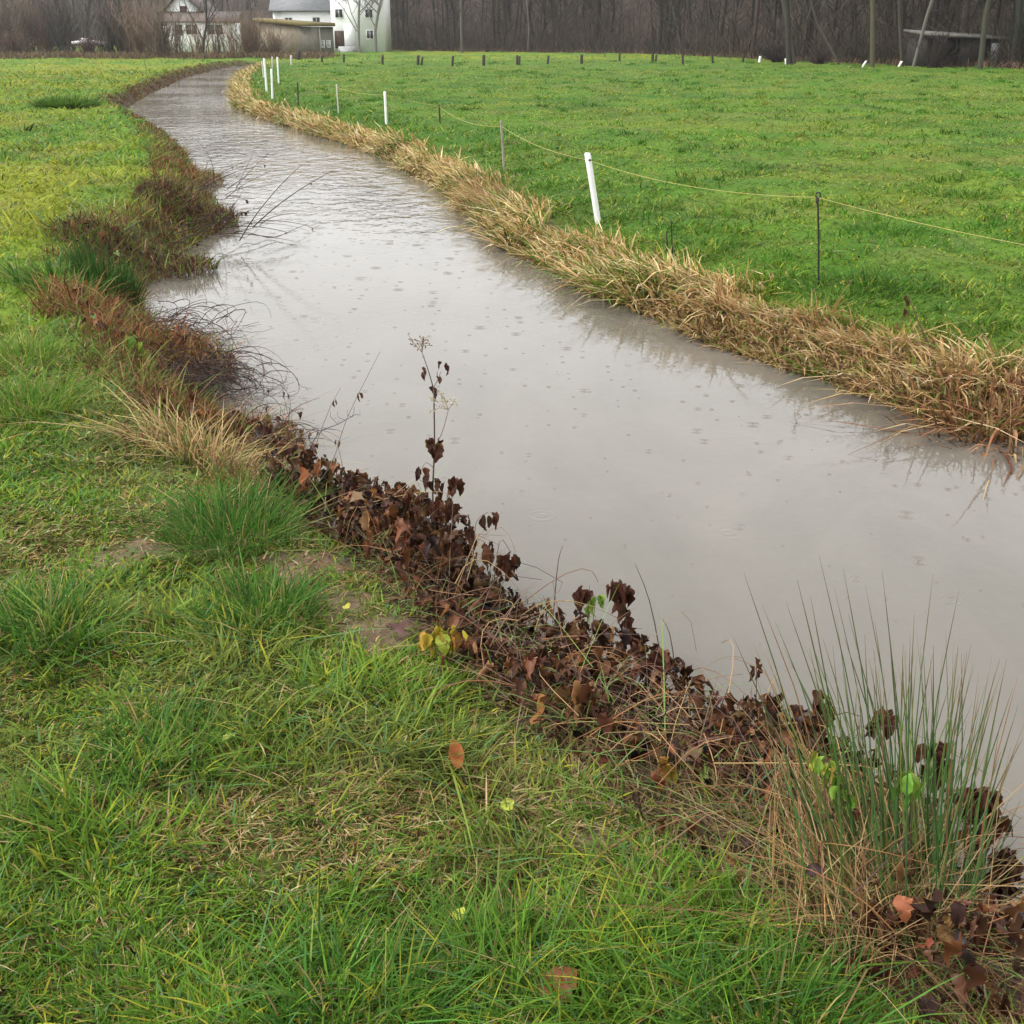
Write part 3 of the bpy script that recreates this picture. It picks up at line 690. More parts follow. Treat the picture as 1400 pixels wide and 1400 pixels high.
sprig([(515, 750), (513, 690), (512, 660)], [(512, 662, 2), (516, 672, 2), (508, 690, 4)], 'small upright brown sprig at the left end of the leaf heap', size=.042, lobed=False)
sprig([(850, 930), (856, 850), (845, 800)], [(838, 800, 5), (850, 802, 5), (845, 822, 4), (858, 840, 3)], 'tall sprig with two large folded brown leaves before the water', size=.080)
sprig([(800, 910), (803, 850), (806, 800)], [(800, 805, 3), (796, 812, 3)], 'thin brown sprig beside the fresh green leaves', size=.055)
sprig([(1030, 1010), (1034, 950), (1034, 908)], [(1034, 905, 4)], 'single hanging brown leaf on a stalk beside the rush clump', size=.05)
sprig([(1062, 1040), (1060, 980), (1055, 955)], [(1060, 952, 4), (1056, 962, 3)], 'brown leaf cluster just left of the rush stems', size=.06)
sprig([(1120, 1090), (1125, 1000), (1130, 955)], [(1125, 952, 5), (1132, 965, 4), (1118, 975, 4)], 'greyish brown leaf cluster among the left rush stems', size=.075)
sprig([(1200, 1110), (1203, 1020), (1206, 975)], [(1200, 978, 4), (1208, 980, 4)], 'brown hanging leaves in the middle of the rush stems', size=.07)
sprig([(1275, 1160), (1280, 1060), (1282, 1020)], [(1275, 1020, 5), (1290, 1040, 5), (1270, 1050, 5)], 'large purple brown leaves among the right rush stems', size=.085)
sprig([(1335, 1240), (1345, 1120), (1348, 1080)], [(1335, 1085, 7), (1350, 1095, 7), (1342, 1115, 7), (1360, 1120, 6), (1330, 1130, 6)], 'dark curled leaf cluster at the right edge of the rushes', size=.075)
sprig([(1370, 1290), (1380, 1190), (1382, 1160)], [(1372, 1165, 6), (1385, 1175, 6), (1365, 1195, 6), (1378, 1210, 6)], 'black brown shrivelled leaves at the right picture edge', size=.075)
sprig([(1225, 1330), (1215, 1270), (1212, 1245)], [(1212, 1248, 5), (1222, 1262, 5), (1235, 1285, 5), (1255, 1245, 4)], 'shrivelled dark leaf cluster in front of the dry rush stems', size=.06)
sprig([(1165, 1360), (1168, 1325), (1172, 1310)], [(1165, 1315, 6), (1180, 1322, 6), (1200, 1340, 5), (1250, 1345, 5)], 'low dark withered leaves at the foot of the rush clump', size=.065)
sprig([(395, 660), (392, 620), (394, 605)], [(392, 608, 4), (398, 612, 3)], 'brown leaf bunch above the bank beside the twig spray', size=.075)
sprig([(322, 620), (322, 580), (323, 560)], [(322, 562, 3), (325, 580, 4)], 'dark brown curled leaf on a short stalk by the straw tuft', size=.085, lobed=False)
FRESH = [(3, (.14, .26, .035)), (1, (.22, .30, .04))]
YELL = [(3, (.36, .30, .035)), (1.5, (.26, .27, .04)), (1, (.28, .15, .03))]
sprig([(806, 890), (812, 840), (815, 815)], [(810, 815, 3), (818, 812, 3), (812, 828, 2)], 'fresh green leaves on a shoot above the brown heap', size=.05, pal=FRESH, name='green_shoot')
sprig([(1125, 1225), (1128, 1120), (1126, 1035)], [(1115, 1035, 5), (1130, 1042, 5), (1142, 1062, 5), (1155, 1085, 4)], 'yellow green lobed leaves hanging in front of the rushes', size=.042, pal=FRESH + [(1.5, (.32, .30, .05))], name='green_shoot')
sprig([(1240, 1250), (1246, 1120), (1248, 1060)], [(1244, 1055, 4), (1248, 1075, 4)], 'green lobed leaf between the right rush stems', size=.045, pal=FRESH, name='green_shoot')
sprig([(600, 940), (605, 890), (612, 865)], [(590, 868, 4), (606, 864, 5), (618, 868, 5), (602, 880, 5), (625, 860, 3)], 'bright yellow leaf cluster at the lawn edge of the brown heap', size=.05, pal=YELL, name='yellow_leaf_sprig')
sprig([(835, 1040), (834, 1005), (835, 990)], [(832, 990, 4), (838, 993, 3)], 'small bright green leaf rosette low in the brown heap', size=.045, pal=FRESH, name='green_shoot')
sprig([(908, 1090), (914, 1060), (915, 1040)], [(912, 1042, 4), (918, 1050, 3)], 'yellow leaf cluster low in the brown heap near the rushes', size=.045, pal=YELL, name='yellow_leaf_sprig')
sprig([(190, 500), (182, 475), (185, 460)], [(178, 462, 3), (190, 468, 4), (200, 478, 4)], 'yellow green leaves on the russet mound under the twig tangle', size=.10, pal=FRESH + [(2, (.26, .27, .05))], name='green_shoot')
sprig([(235, 510), (232, 480), (234, 465)], [(230, 468, 4), (236, 476, 4)], 'fresh green leaf pair on the russet leafy mound', size=.10, pal=FRESH, name='green_shoot')
sprig([(250, 330), (246, 318), (244, 310)], [(240, 318, 6), (250, 322, 6), (232, 312, 6), (256, 330, 5)], 'green sprouts between the two dark brown mounds', size=.14, pal=FRESH, name='green_shoot')
# dead stalk on the far bank
sprig([(1277, 490), (1256, 440), (1240, 400)], [(1236, 425, 3), (1242, 405, 2)], 'leaning dark dead stalk on the far bank', size=.06, rad=.006, name='dead_stalk')
p0 = G(920, 372)
for i, (bx, by, tx, ty, lb) in enumerate(((913, 372, 911, 316, 'shorter of two thin dark stems standing in the far dry grass'), (919, 372, 917.5, 300, 'taller of two thin dark stems standing in the far dry grass'))):
    b = G(bx, by); a = Acc(); poly_tube(a, smooth_path([b, PY((bx + tx) / 2 + .6, (by + ty) / 2, b[1]), PY(tx, ty, b[1])], 7), .009, .005, (.03, .022, .02), 6)
    o = a.build('dead_stalk', M_BARK, loc=b); tag(o, lb, 'dead stalk')

# thin bare stalks leaning over the water, left of the tall weed
for path, lb in (([(400, 700), (450, 640), (475, 570), (520, 480)], 'longest thin grey stalk leaning over the water from the bank'),
                 ([(395, 690), (425, 625), (450, 560), (466, 530)], 'thin stalk leaning over the water beside the longest one'),
                 ([(440, 690), (405, 610), (390, 550), (384, 520)], 'thin stalk leaning left over the water beside the twig spray'),
                 ([(480, 720), (470, 650), (462, 610), (455, 598)], 'short reddish stalk with one dark bud over the water')):
    b = G(*path[0]); a = Acc(); f = Acc()
    pts = smooth_path([b] + [PY(x, y, b[1] + .05 * i) for i, (x, y) in enumerate(path[1:], 1)], 10)
    poly_tube(a, pts, .0022, .0009, (.13, .10, .075), 4)
    t = thing('leaning_stalk', lb, 'dead stalk', b); a.build('stem', M_STEM, t)
    hang_leaves(f, pts[7], 2, .03, LEAFB, .004, False); f.build('withered_foliage', M_LEAF, t)
b = G(395, 668); t = thing('forked_stalk', 'dark forked stalk with upturned side twigs over the water', 'dead stalk', b); a = Acc()
pts = smooth_path([b, PY(430, 600, b[1] + .05), PY(462, 580, b[1] + .1), PY(488, 566, b[1] + .1)], 10); poly_tube(a, pts, .003, .0012, (.05, .035, .03), 4)
for i, (x, y) in ((6, (452, 562)), (7, (462, 562)), (8, (475, 560)), (8, (484, 555)), (9, (492, 560))):
    poly_tube(a, smooth_path([pts[i], PY(x, y + 8, b[1] + .1), PY(x, y, b[1] + .1)], 5), .0014, .0007, (.06, .04, .035), 4)
a.build('stem', M_BARK, t)
for (bx, by, tx, ty, lb) in ((915, 900, 868, 770, 'single dark green rush stalk leaning left over the brown heap'), (755, 800, 770, 745, 'thin brown twig upright above the middle of the leaf heap'), (930, 905, 905, 845, 'short grey stalk over the heap left of the rushes')):
    b = G(bx, by + 60); a = Acc(); poly_tube(a, smooth_path([b, PY((bx + tx) / 2, (by + ty) / 2, b[1] + .02), PY(tx, ty, b[1] + .05)], 8), .0028, .0009, (.035, .05, .02) if bx == 915 else (.08, .05, .04), 5)
    tag(a.build('lone_stalk', M_STEM, loc=b), lb, 'stalk')

# rush clump at the lower right
def rush_clump():
    c = G(1235, 1225); t = thing('rush_clump', 'clump of upright dark green rushes on the near bank at lower right', 'rush plant', c)
    tops = [(1017,783),(1120,760),(1042,826),(1153,778),(1090,793),(1183,800),(1206,780),(1160,840),(1250,840),(1276,785),(1311,808),(1328,880),(1356,898),(1376,902),(1293,862),(1196,850),(1143,842),(1075,824),(1108,815),(1140,802),(1228,912),(1262,880),(1272,900),(1338,920),(1400,990),(1398,1010),(1385,940),(1003,872),(1000,1020),(1030,880),(1060,850),(1216,868),(1188,900),(1322,890),(1300,930)]
    n = 320; K = 7; pts = np.zeros((n, K, 3))
    for i in range(n):
        if i < len(tops): tx, ty = tops[i]
        else:
            tx = rng.uniform(1040, 1400); ty = 890 + abs(tx - 1200) * .25 + rng.uniform(-40, 270)
        f = np.clip((tx - 1010) / 390, 0, 1)
        b = G(1125 + f * 205 + rng.normal(0, 20), 1150 + f * 105 + rng.normal(0, 38) + (i % 3) * 16)
        top = PY(tx, ty, b[1] + rng.uniform(.02, .3)); mid = (b + top) / 2 + np.array([rng.normal(0, .012) - (tx - 1200) * .00012, 0, .02])
        pts[i] = smooth_path([b, mid, top], K)
    rad = rng.uniform(.0015, .0026, n)[:, None] * np.array([1, 1, .95, .85, .7, .5, .18])[None]
    V, F = tubes(pts, rad, 5); C = np.repeat(pick([(4, (.030, .075, .014)), (3, (.05, .105, .018)), (1, (.11, .13, .025)), (.6, (.18, .095, .035))], n, .2), K * 5, 0).reshape(n, K, 5, 3)
    C[:, 5:] = C[:, 5:] * .5 + np.array([.12, .06, .035]) * .5
    Acc().add(V, F, C.reshape(-1, 3)).build('green_rush_tuft', M_STEM, t, True)
    # dry, bent stems in front
    n = 700; b = np.array([G(1125 + f * 150, 1215 + g * 105) for f, g in rng.random((40, 2))])[rng.integers(0, 40, n)] + np.stack([rng.normal(0, .06, n), rng.normal(0, .05, n), np.zeros(n)], 1)
    b[:, 2] = ground(b) - .01
    yaw = rng.normal(-1.2, .9, n) + PI * (rng.random(n) < .25); lean = rng.gamma(2, .5, n); h = rng.uniform(.12, .40, n)
    V, F, C = blades(b, h, rng.uniform(.002, .004, n), yaw + PI * (rng.random(n) < .6), lean, np.clip(rng.normal(.35, .25, n), 0, .9), pick([(4, (.30, .19, .085)), (3, (.20, .11, .05)), (2, (.40, .29, .14)), (1.5, (.09, .12, .03))], n, .2), rng.uniform(0, PI, n))
    Acc().add(V, F, C).build('dry_stem_tuft', M_DRY, t)
    # long tan stems lying forward from the clump
    n = 330; K = 7; pts = np.zeros((n, K, 3))
    for i in range(n):
        tx = rng.uniform(1050, 1200); p_ = G(tx, 1050 + (tx - 1040) * .35 + rng.uniform(0, 60)); e = G(tx + rng.normal(60, 40), 1250 + rng.uniform(-90, 70))
        p_[2] += rng.uniform(.08, .22); e[2] += rng.uniform(.01, .12); m = (p_ + e) / 2 + np.array([rng.normal(0, .02), 0, rng.uniform(.0, .08)])
        pts[i] = smooth_path([p_, m, e], K)
    V, F = tubes(pts, rng.uniform(.0009, .0017, n)[:, None] * np.linspace(.6, 1, K)[None], 4)
    Acc().add(V, F, np.repeat(pick([(4, (.40, .27, .12)), (2, (.27, .16, .065)), (1, (.52, .39, .21)), (1.5, (.10, .11, .03))], n, .2), K * 4, 0)).build('lying_stem_tuft', M_DRY, t)
rush_clump()

# fallen leaves on the lawn
for (px, py, s, c, lb) in ((626, 1072, .088, (.27, .085, .02), 'large orange brown fallen leaf standing in the lawn'), (745, 1388, .10, (.17, .06, .022), 'reddish brown leaf lying at the lower picture edge'),
                           (545, 868, .09, (.075, .032, .03), 'purplish fallen leaf on the bare mud'), (472, 850, .04, (.36, .34, .05), 'small yellow leaf on the muddy path'), (690, 1128, .045, (.33, .36, .05), 'small yellow leaf low in the lawn below the orange one'),
                           (625, 1280, .04, (.36, .38, .05), 'small lime leaf in the lawn nearer the lower edge'), (320, 1025, .04, (.36, .33, .06), 'tiny yellow leaf in the lawn left of the orange one')):
    p = G(px, py) + np.array([0, 0, .05])
    V, F, C = leaves(p[None], np.array([s]), np.array([1.75 if px == 626 else rng.uniform(0, 6)]), np.array([-.95 if px == 626 else -.25]), np.array([.15]), np.array([c]), .22, .3, .3, px != 626)
    tag(Acc().add(V, F, C).build('fallen_leaf', M_LEAF, loc=p), lb, 'leaf')

# ------------------------------------------------------------------ fence along the river
def boxv(x0, x1, y0, y1, z0, z1):
    return np.array([(x0,y0,z0),(x1,y0,z0),(x1,y1,z0),(x0,y1,z0),(x0,y0,z1),(x1,y0,z1),(x1,y1,z1),(x0,y1,z1)], float)
BOXF = np.array([(0,3,2,1),(4,5,6,7),(0,1,5,4),(1,2,6,5),(2,3,7,6),(3,0,4,7)])
def bar(acc, a, b, wx, wy, c=(1, 1, 1), taper=1.0, chamfer=True):
    """a slightly tapered post with cut corners, from a to b"""
    s = 8; ang = np.array([.2, .8, 1.2, 1.8, 2.2, 2.8, 3.2, 3.8]) * PI / 2 if chamfer else np.arange(8) * PI / 4
    off = np.stack([np.cos(ang) * wx * .62, np.sin(ang) * wy * .62, np.zeros(8)], 1)
    a = np.array(a, float); b = np.array(b, float)
    tt = [0, .33, .66, .97, 1.0]; f = [1, .98, .96, taper, taper * .8]
    V = np.concatenate([a + (b - a) * t_ + off * g for t_, g in zip(tt, f)])
    F = [[k * s + j, k * s + (j + 1) % s, (k + 1) * s + (j + 1) % s, (k + 1) * s + j] for k in range(4) for j in range(s)]
    acc.add(V, [np.array(F), np.array([[4 * s + j for j in range(s)]])], c)
POSTS = [  # base px, top px, width m, material, name, label, group
 ((818, 307), (803, 209), .062, M_WHITE, 'fence_post', 'thick white plastic fence post leaning left on the far bank'),
 ((690, 240), (685, 165), .035, M_GREYWOOD, 'fence_post', 'grey weathered wooden fence post left of the leaning white one'),
 ((528.5, 176), (526, 125), .05, M_WHITE, 'fence_post', 'upright white fence post midway along the cord fence'),
 ((463, 158), (460, 115), .03, M_WHITEWOOD, 'fence_post', 'thin pale wooden fence post left of the upright white one'),
 ((408, 146), (406.8, 112), .035, M_DARKWOOD, 'fence_post', 'thin dark stake above the straw bank near the white cluster'),
 ((601.5, 170), (600.5, 143), .035, M_DARKWOOD, 'fence_post', 'short brown stake between the white post and the grey wooden post'),
 ((365, 127), (361, 80), .07, M_WHITE, 'fence_post', 'second white stake from the water in the far cluster'),
 ((360.5, 106), (358, 84), .055, M_WHITEWOOD, 'fence_post', 'pale stake nearest the water in the far cluster'),
 ((372.5, 134), (371, 94), .06, M_WHITE, 'fence_post', 'lowest standing white stake of the far cluster'),
 ((381, 113), (379, 78), .06, M_WHITE, 'fence_post', 'rightmost white stake of the far cluster'),
 ((372.5, 93), (372, 77.5), .07, M_WHITEWOOD, 'fence_post', 'small pale stake behind the far white cluster'),
 ((398.3, 88), (398, 75.5), .12, M_WHITEWOOD, 'fence_post', 'faint pale stake just left of the black gate post'),
]
tops = {}
for (b_, t_, w, m, nm, lb) in POSTS:
    b = G(*b_); tp = PY(t_[0], t_[1], b[1]); a = Acc(); bar(a, b - (tp - b) * .1, tp, w, w)
    if b_[0] == 818:
        t = thing(nm, lb, 'fence post', b); a.build('shaft', m, t)
        k = Acc(); q = b + (tp - b) * .90; poly_tube(k, [q + np.array([0, -.03, 0]), q + np.array([.015, -.055, .01]), q + np.array([.03, -.03, .0])], .008, .008, (.03, .03, .03)); k.build('insulator', M_IRON, t)
    else: tag(a.build(nm, m, loc=b), lb, 'fence post')
    tops[b_[0]] = b + (tp - b) * .90
# black rod with its ring insulator
b = G(1120, 397); tp = PY(1118, 270, b[1])
t = thing('fence_rod', 'thin black iron fence rod with a ring insulator in the pasture', 'fence rod', b)
a = Acc(); poly_tube(a, smooth_path([b - np.array([0, 0, .1]), (b + tp) / 2, tp], 6), .009, .008, (.02, .02, .02), 8); a.build('shaft', M_IRON, t)
a = Acc(); th = np.linspace(0, 2 * PI, 13); ringp = tp + np.stack([np.cos(th) * .022, np.zeros(13), np.sin(th) * .022 + .02], 1); poly_tube(a, ringp, .007, .007, (.02, .02, .02), 6)
poly_tube(a, [tp - np.array([0, 0, .05]), tp - np.array([0, 0, .02]), tp], .014, .014, (.02, .02, .02), 8); a.build('insulator', M_IRON, t)
rodtop = tp + np.array([0, 0, .0])
# the yellow cord
M_CORD = mat_noise('yellow_cord', (.27, .24, .06), (.38, .33, .10), 30, .6)
ends = [PY(1560, 362, G(1500, 470)[1] * .97), rodtop, tops[818], tops[690], tops[601.5], tops[528.5], tops[463]]
pts = []
for i in range(len(ends) - 1):
    A0, B0 = ends[i], ends[i + 1]; s = np.linalg.norm(B0 - A0); sag = .013 * s if i != 1 else .022 * s
    for k in range(14):
        u = k / 14; q = A0 * (1 - u) + B0 * u; q = q - np.array([0, 0, 4 * sag * u * (1 - u)]); pts.append(q)
pts.append(ends[-1]); a = Acc(); r_ = np.array([  .0016 + .00011 * np.linalg.norm(q) for q in pts])
V, F = tubes(np.array(pts)[None], r_[None], 5); a.add(V, F, (1, 1, 1))
tag(a.build('fence_wire', M_CORD, loc=ends[1]), 'yellow electric fence cord sagging between the posts beyond the river', 'fence wire')

# far row of dark stakes
FAR = [(440, 85.5, 440, 76, 0), (470, 85.5, 470, 74, 0), (523, 88, 523, 75, 0), (571, 89, 572, 75.5, 1), (618, 89.3, 619.5, 76, 0), (661, 90, 661.5, 75, 0), (707, 88.5, 707, 75.5, 0), (710, 88.5, 710.3, 76.5, 0), (748.5, 88.3, 750, 76, 0), (795, 87.8, 795.3, 74.5, 0), (847, 86.5, 847.3, 73, 0), (892, 86.3, 892.5, 72.5, 1), (934, 86.6, 933, 73, 0), (974.3, 86.5, 974.2, 73.5, 0), (1016, 86, 1016.3, 74, 0)]
FARL = {440: 'short stake in front of the brown barn, left of two', 470: 'short stake in front of the brown barn, right of two', 523: 'thin stake in the far row below the white house corner', 571: 'forked pair of leaning stakes at the left end of the far row',
        707: 'left stake of the close pair in the far row', 710: 'right stake of the close pair in the far row', 892: 'thick double stake in the far row', 1016: 'faint stake at the right end of the far row by the brush', 618: 'leaning stake in the far row right of the forked pair', 661: 'thick upright stake in the far row left of the close pair',
        748.5: 'slightly leaning stake in the far row right of the close pair', 795: 'tallest upright stake in the middle of the far row', 847: 'upright stake in the far row left of the thick double one', 934: 'first thin stake right of the thick double one', 974.3: 'second thin stake right of the thick double one'}
for (bx, by, tx, ty, dbl) in FAR:
    b = G(bx, by); tp = PY(tx, ty, b[1]); a = Acc(); bar(a, b - np.array([0, 0, .15]), tp, .17 if bx in (661, 795, 571, 892) else .13, .13)
    lb = FARL[bx]
    o_ = None
    if dbl:
        t = thing('wooden_stake', lb, 'stake', b, 'far row of wooden stakes'); a.build('shaft', M_DARKWOOD, t)
        a = Acc(); bar(a, b + np.array([.22, .05, -.15]), tp + np.array([.30, .05, -.1]), .12, .12); a.build('shaft', M_DARKWOOD, t)
    else: tag(a.build('wooden_stake', M_DARKWOOD, loc=b), lb, 'stake', 'far row of wooden stakes')
b = G(408, 83); a = Acc(); bar(a, b - np.array([0, 0, .2]), PY(408.3, 69.5, b[1]), .28, .28); tag(a.build('gate_post', M_DARKWOOD, loc=b), 'thick black post in front of the brown barn corner', 'post')
for (bx, by, tx, ty, w, lb) in ((1038, 86.5, 1039.5, 77, .16, 'short white post by the brush at the wood edge'), (1075, 87.5, 1074.5, 80, .14, 'pale stub post at the foot of the forked tree'), (1177.5, 91.5, 1184.5, 83, .11, 'left of two white poles leaning right at the wood edge'), (1226, 93, 1233, 83.5, .12, 'right of two white poles leaning right at the wood edge')):
    b = G(bx, by); a = Acc(); bar(a, b - np.array([0, 0, .15]), PY(tx, ty, b[1]), w, w); tag(a.build('white_pole', M_WHITE, loc=b), lb, 'pole')

# ------------------------------------------------------------------ buildings
class HB:
    def __init__(s): s.a = Acc()
    def box(s, x0, x1, y0, y1, z0, z1): s.a.add(boxv(x0, x1, y0, y1, z0, z1), [BOXF], (1, 1, 1)); return s
    def poly(s, pts, y0, y1):
        """prism: outline in x,z pushed from y0 to y1"""
        n = len(pts); V = [(x, y0, z) for x, z in pts] + [(x, y1, z) for x, z in pts]
        s.a.add(np.array(V), [np.array([[i, (i + 1) % n, n + (i + 1) % n, n + i] for i in range(n)]), np.array([list(range(n))[::-1]]), np.array([list(range(n, 2 * n))])], (1, 1, 1)); return s
    def build(s, name, mat, parent): return s.a.build(name, mat, parent)
def rect(x0, y0, x1, y1, Y):
    a = PY(x0, y1, Y); b = PY(x1, y0, Y); return a[0], b[0], a[2], b[2]
def sub(o_parent, hb, name, mat):
    o = hb.a.build(name, mat, None); return o
def window(par, x0, y0, x1, y1, Y, mat=M_GLASS, framem=None, fr=.07, bars=1):
    """window frame standing 4 cm proud of the wall, glass set in it"""
    X0, X1, Z0, Z1 = rect(x0, y0, x1, y1, Y); h = HB()
    h.box(X0 - fr, X1 + fr, Y - .06, Y - .003, Z1, Z1 + fr).box(X0 - fr, X1 + fr, Y - .09, Y - .003, Z0 - fr, Z0).box(X0 - fr, X0, Y - .06, Y - .003, Z0, Z1).box(X1, X1 + fr, Y - .06, Y - .003, Z0, Z1)
    for k in range(bars):
        xm = X0 + (X1 - X0) * (k + 1) / (bars + 1); h.box(xm - .025, xm + .025, Y - .05, Y - .022, Z0, Z1)
    w = h.build('window', framem or M_WHITE, par)
    g = HB(); g.box(X0, X1, Y - .02, Y - .004, Z0, Z1); o = g.a.build('pane', mat, None)
    o.data.transform(__import__('mathutils').Matrix.Translation(-par.location)); o.parent = w
    return w

# white house on the right
Yw = PZ(490, 71)[1] + 2; X0, X1, Z0, Z1 = rect(455, -28, 522, 72, Yw)
t = thing('white_house', 'tall white rendered house behind three bare trees', 'house', ((X0 + X1) / 2, Yw, -.05))
zr = Z1
HB().box(X0, X1, Yw, Yw + 9, -.1, zr).build('wall', M_RENDER, t)
h = HB(); h.poly([(X0 - .5, zr - .1), (X1 + .5, zr - .1), (X1 + .5, zr + .15), ((X0 + X1) / 2, zr + 3.2), (X0 - .5, zr + .15)], Yw - .5, Yw + 9.5); h.build('roof', M_ROOF, t)
window(t, 459, 13, 468, 24, Yw); window(t, 500, 13, 509, 24, Yw); window(t, 502, 42, 510, 53, Yw)
a_, b_, c_, d_ = rect(457.5, 42, 470.5, 66, Yw); h = HB(); h.box(a_, b_, Yw - .05, Yw - .003, c_, d_); dr = h.build('door', M_BROWNDOOR, t)
a_, b_, c_, d_ = rect(471.5, 33, 485, 64, Yw); HB().box(a_, b_, Yw - .10, Yw - .003, c_, d_).build('panel', M_RENDER, t)
a_, b_, c_, d_ = rect(463, 63.5, 487, 73, Yw - 2.2); HB().box(a_, b_, Yw - 2.2, Yw - .11, -.2, d_).box(a_ + .3, b_ - .3, Yw - 2.6, Yw - 2.203, -.2, d_ * .5).build('terrace', M_CONC, t)
a_, b_, c_, d_ = rect(455.4, 41, 457, 73, Yw - .2); HB().box(a_, b_, Yw - .3, Yw - .12, c_, d_).build('drainpipe', M_WHITE, t)
# long white wing with grey roof
Yb = Yw + 4
t = thing('white_farmhouse', 'long white building with grey roof behind the brown barn', 'house', (PY(415, 60, Yb)[0], Yb, 0))
X0, X1, Z0, Z1 = rect(377, 15.5, 456.5, 75, Yb); X1 = PY(455, 40, Yw)[0] - .02
HB().box(X0, X1, Yb, Yb + 8, -.1, Z1).build('wall', M_RENDER, t)
h = HB(); zt = Z1 + 3.6
V = np.array([(X0 - .4, Yb - .5, Z1 - .08), (X1, Yb - .5, Z1 - .08), (X1, Yb + 4, zt), (X0 - .4, Yb + 4, zt), (X0 - .4, Yb + 8.5, Z1 - .08), (X1, Yb + 8.5, Z1 - .08)])
h.a.add(np.concatenate([V, V + np.array([0, 0, .22])]), [np.array([(0,1,2,3),(3,2,5,4),(6,9,8,7),(9,10,11,8),(0,6,7,1),(1,7,8,2),(2,8,11,5),(4,10,9,3),(3,9,6,0),(5,11,10,4)])], (1, 1, 1)); h.build('roof', M_ROOF, t)
window(t, 390, 24.5, 399, 30, Yb); window(t, 428, 24, 437, 32, Yb)
# brown barn in front
Yr = PZ(412, 77.5)[1] + 3
t = thing('brown_barn', 'low flat roofed brown barn in front of the white houses', 'barn', (PY(410, 76, Yr)[0], Yr, 0))
xl, xc, xr_ = PY(352, 50, Yr + 5)[0], PY(410, 50, Yr)[0], PY(456, 50, Yr + 1.5)[0]
zt = PY(410, 36, Yr)[2]; zl = PY(356, 29, Yr + 5)[2]
def quadwall(p, q, z0, zp, zq, th=.25):
    p, q = np.array(p), np.array(q); nv = np.array([-(q - p)[1], (q - p)[0]]); nv = nv / np.linalg.norm(nv) * th
    V = [(*p, z0), (*q, z0), (*(q + nv), z0), (*(p + nv), z0), (*p, zp), (*q, zq), (*(q + nv), zq), (*(p + nv), zp)]
    h = HB(); h.a.add(np.array(V), [BOXF], (1, 1, 1)); return h
quadwall((xl, Yr + 5), (xc - .003, Yr), -.3, zl, zt).build('side_wall', M_BARN, t)
quadwall((xc, Yr), (xr_, Yr + 1.5), -.3, zt, zt - .05).build('front_wall', M_BARN_SHADED, t)  # face turned from the light, its shade painted into the colour
h = HB(); V = np.array([(xl - .3, Yr + 4.7, zl + .004), (xc, Yr - .45, zt + .004), (xr_ + .3, Yr + 1.0, zt + .004), (xr_ * (Yr + 9) / (Yr + 1.5) + .2, Yr + 9, zt + .1), (xl - .3, Yr + 11, zl + .1)])
h.a.add(np.concatenate([V, V + np.array([0, 0, .28])]), [np.array([[4,3,2,1,0],[5,6,7,8,9]]), np.array([[i, (i + 1) % 5, 5 + (i + 1) % 5, 5 + i] for i in range(5)])], (1, 1, 1)); h.build('roof', M_MOSS, t)
for (x0, x1) in ((439.5, 443), (447.5, 451)):
    f = (x0 - 410) / 46; window(t, x0, 56, x1, 64, Yr + 1.5 * f - .03, M_CONC, fr=.06, bars=0)
h = HB(); a_ = PY(438, 50, Yr + .9); h.box(a_[0] - .05, a_[0] + .05, Yr + .55, Yr + .68, .2, zt - .1); h.build('drainpipe', M_CONC, t)
# gabled white house on the left
Yg = 150.0
t = thing('gabled_house', 'white house with a brown gable behind the bare shrubs', 'house', (PY(265, 60, Yg)[0], Yg, 0))
a_, b_, c_, d_ = rect(232, 12, 272, 60, Yg + 3); ap = PY(252, -9, Yg + 3)[2]
h = HB(); h.poly([(a_, -.2), (b_, -.2), (b_, d_), ((a_ + b_) / 2, ap), (a_, d_)], Yg + 3, Yg + 11); h.build('wall', M_RENDER, t)
h = HB(); m_ = (a_ + b_) / 2
h.poly([(a_ - .55, d_ - .45), (m_, ap + .1), (b_ + .55, d_ - .45), (b_ + .55, d_ - .2), (m_, ap + .4), (a_ - .55, d_ - .2)], Yg + 2.5, Yg + 11.5); h.build('roof', M_BROWNROOF, t)
window(t, 247.5, 9, 254.5, 20, Yg + 3, M_BROWNDOOR, M_BROWNDOOR, bars=0)
a2, b2, c2, d2 = rect(226, 31, 321, 60, Yg); HB().box(a2, b2, Yg, Yg + 2.9, -.2, d2).build('extension', M_RENDER, t)
h = HB(); V = np.array([(a2 - .3, Yg - .4, d2 + .003), (b2 + .3, Yg - .4, d2 + .003), (b2 + .3, Yg + 2.997, d2 + 1.1), (a2 - .3, Yg + 2.997, d2 + 1.1)])
h.a.add(np.concatenate([V, V + np.array([0, 0, .18])]), [BOXF], (1, 1, 1)); h.build('porch_roof', M_BROWNROOF, t)
for (x0, y0, x1, y1) in ((240, 34, 249, 48), (255, 34, 269, 47), (284, 34, 304, 47)): window(t, x0, y0, x1, y1, Yg, bars=1)
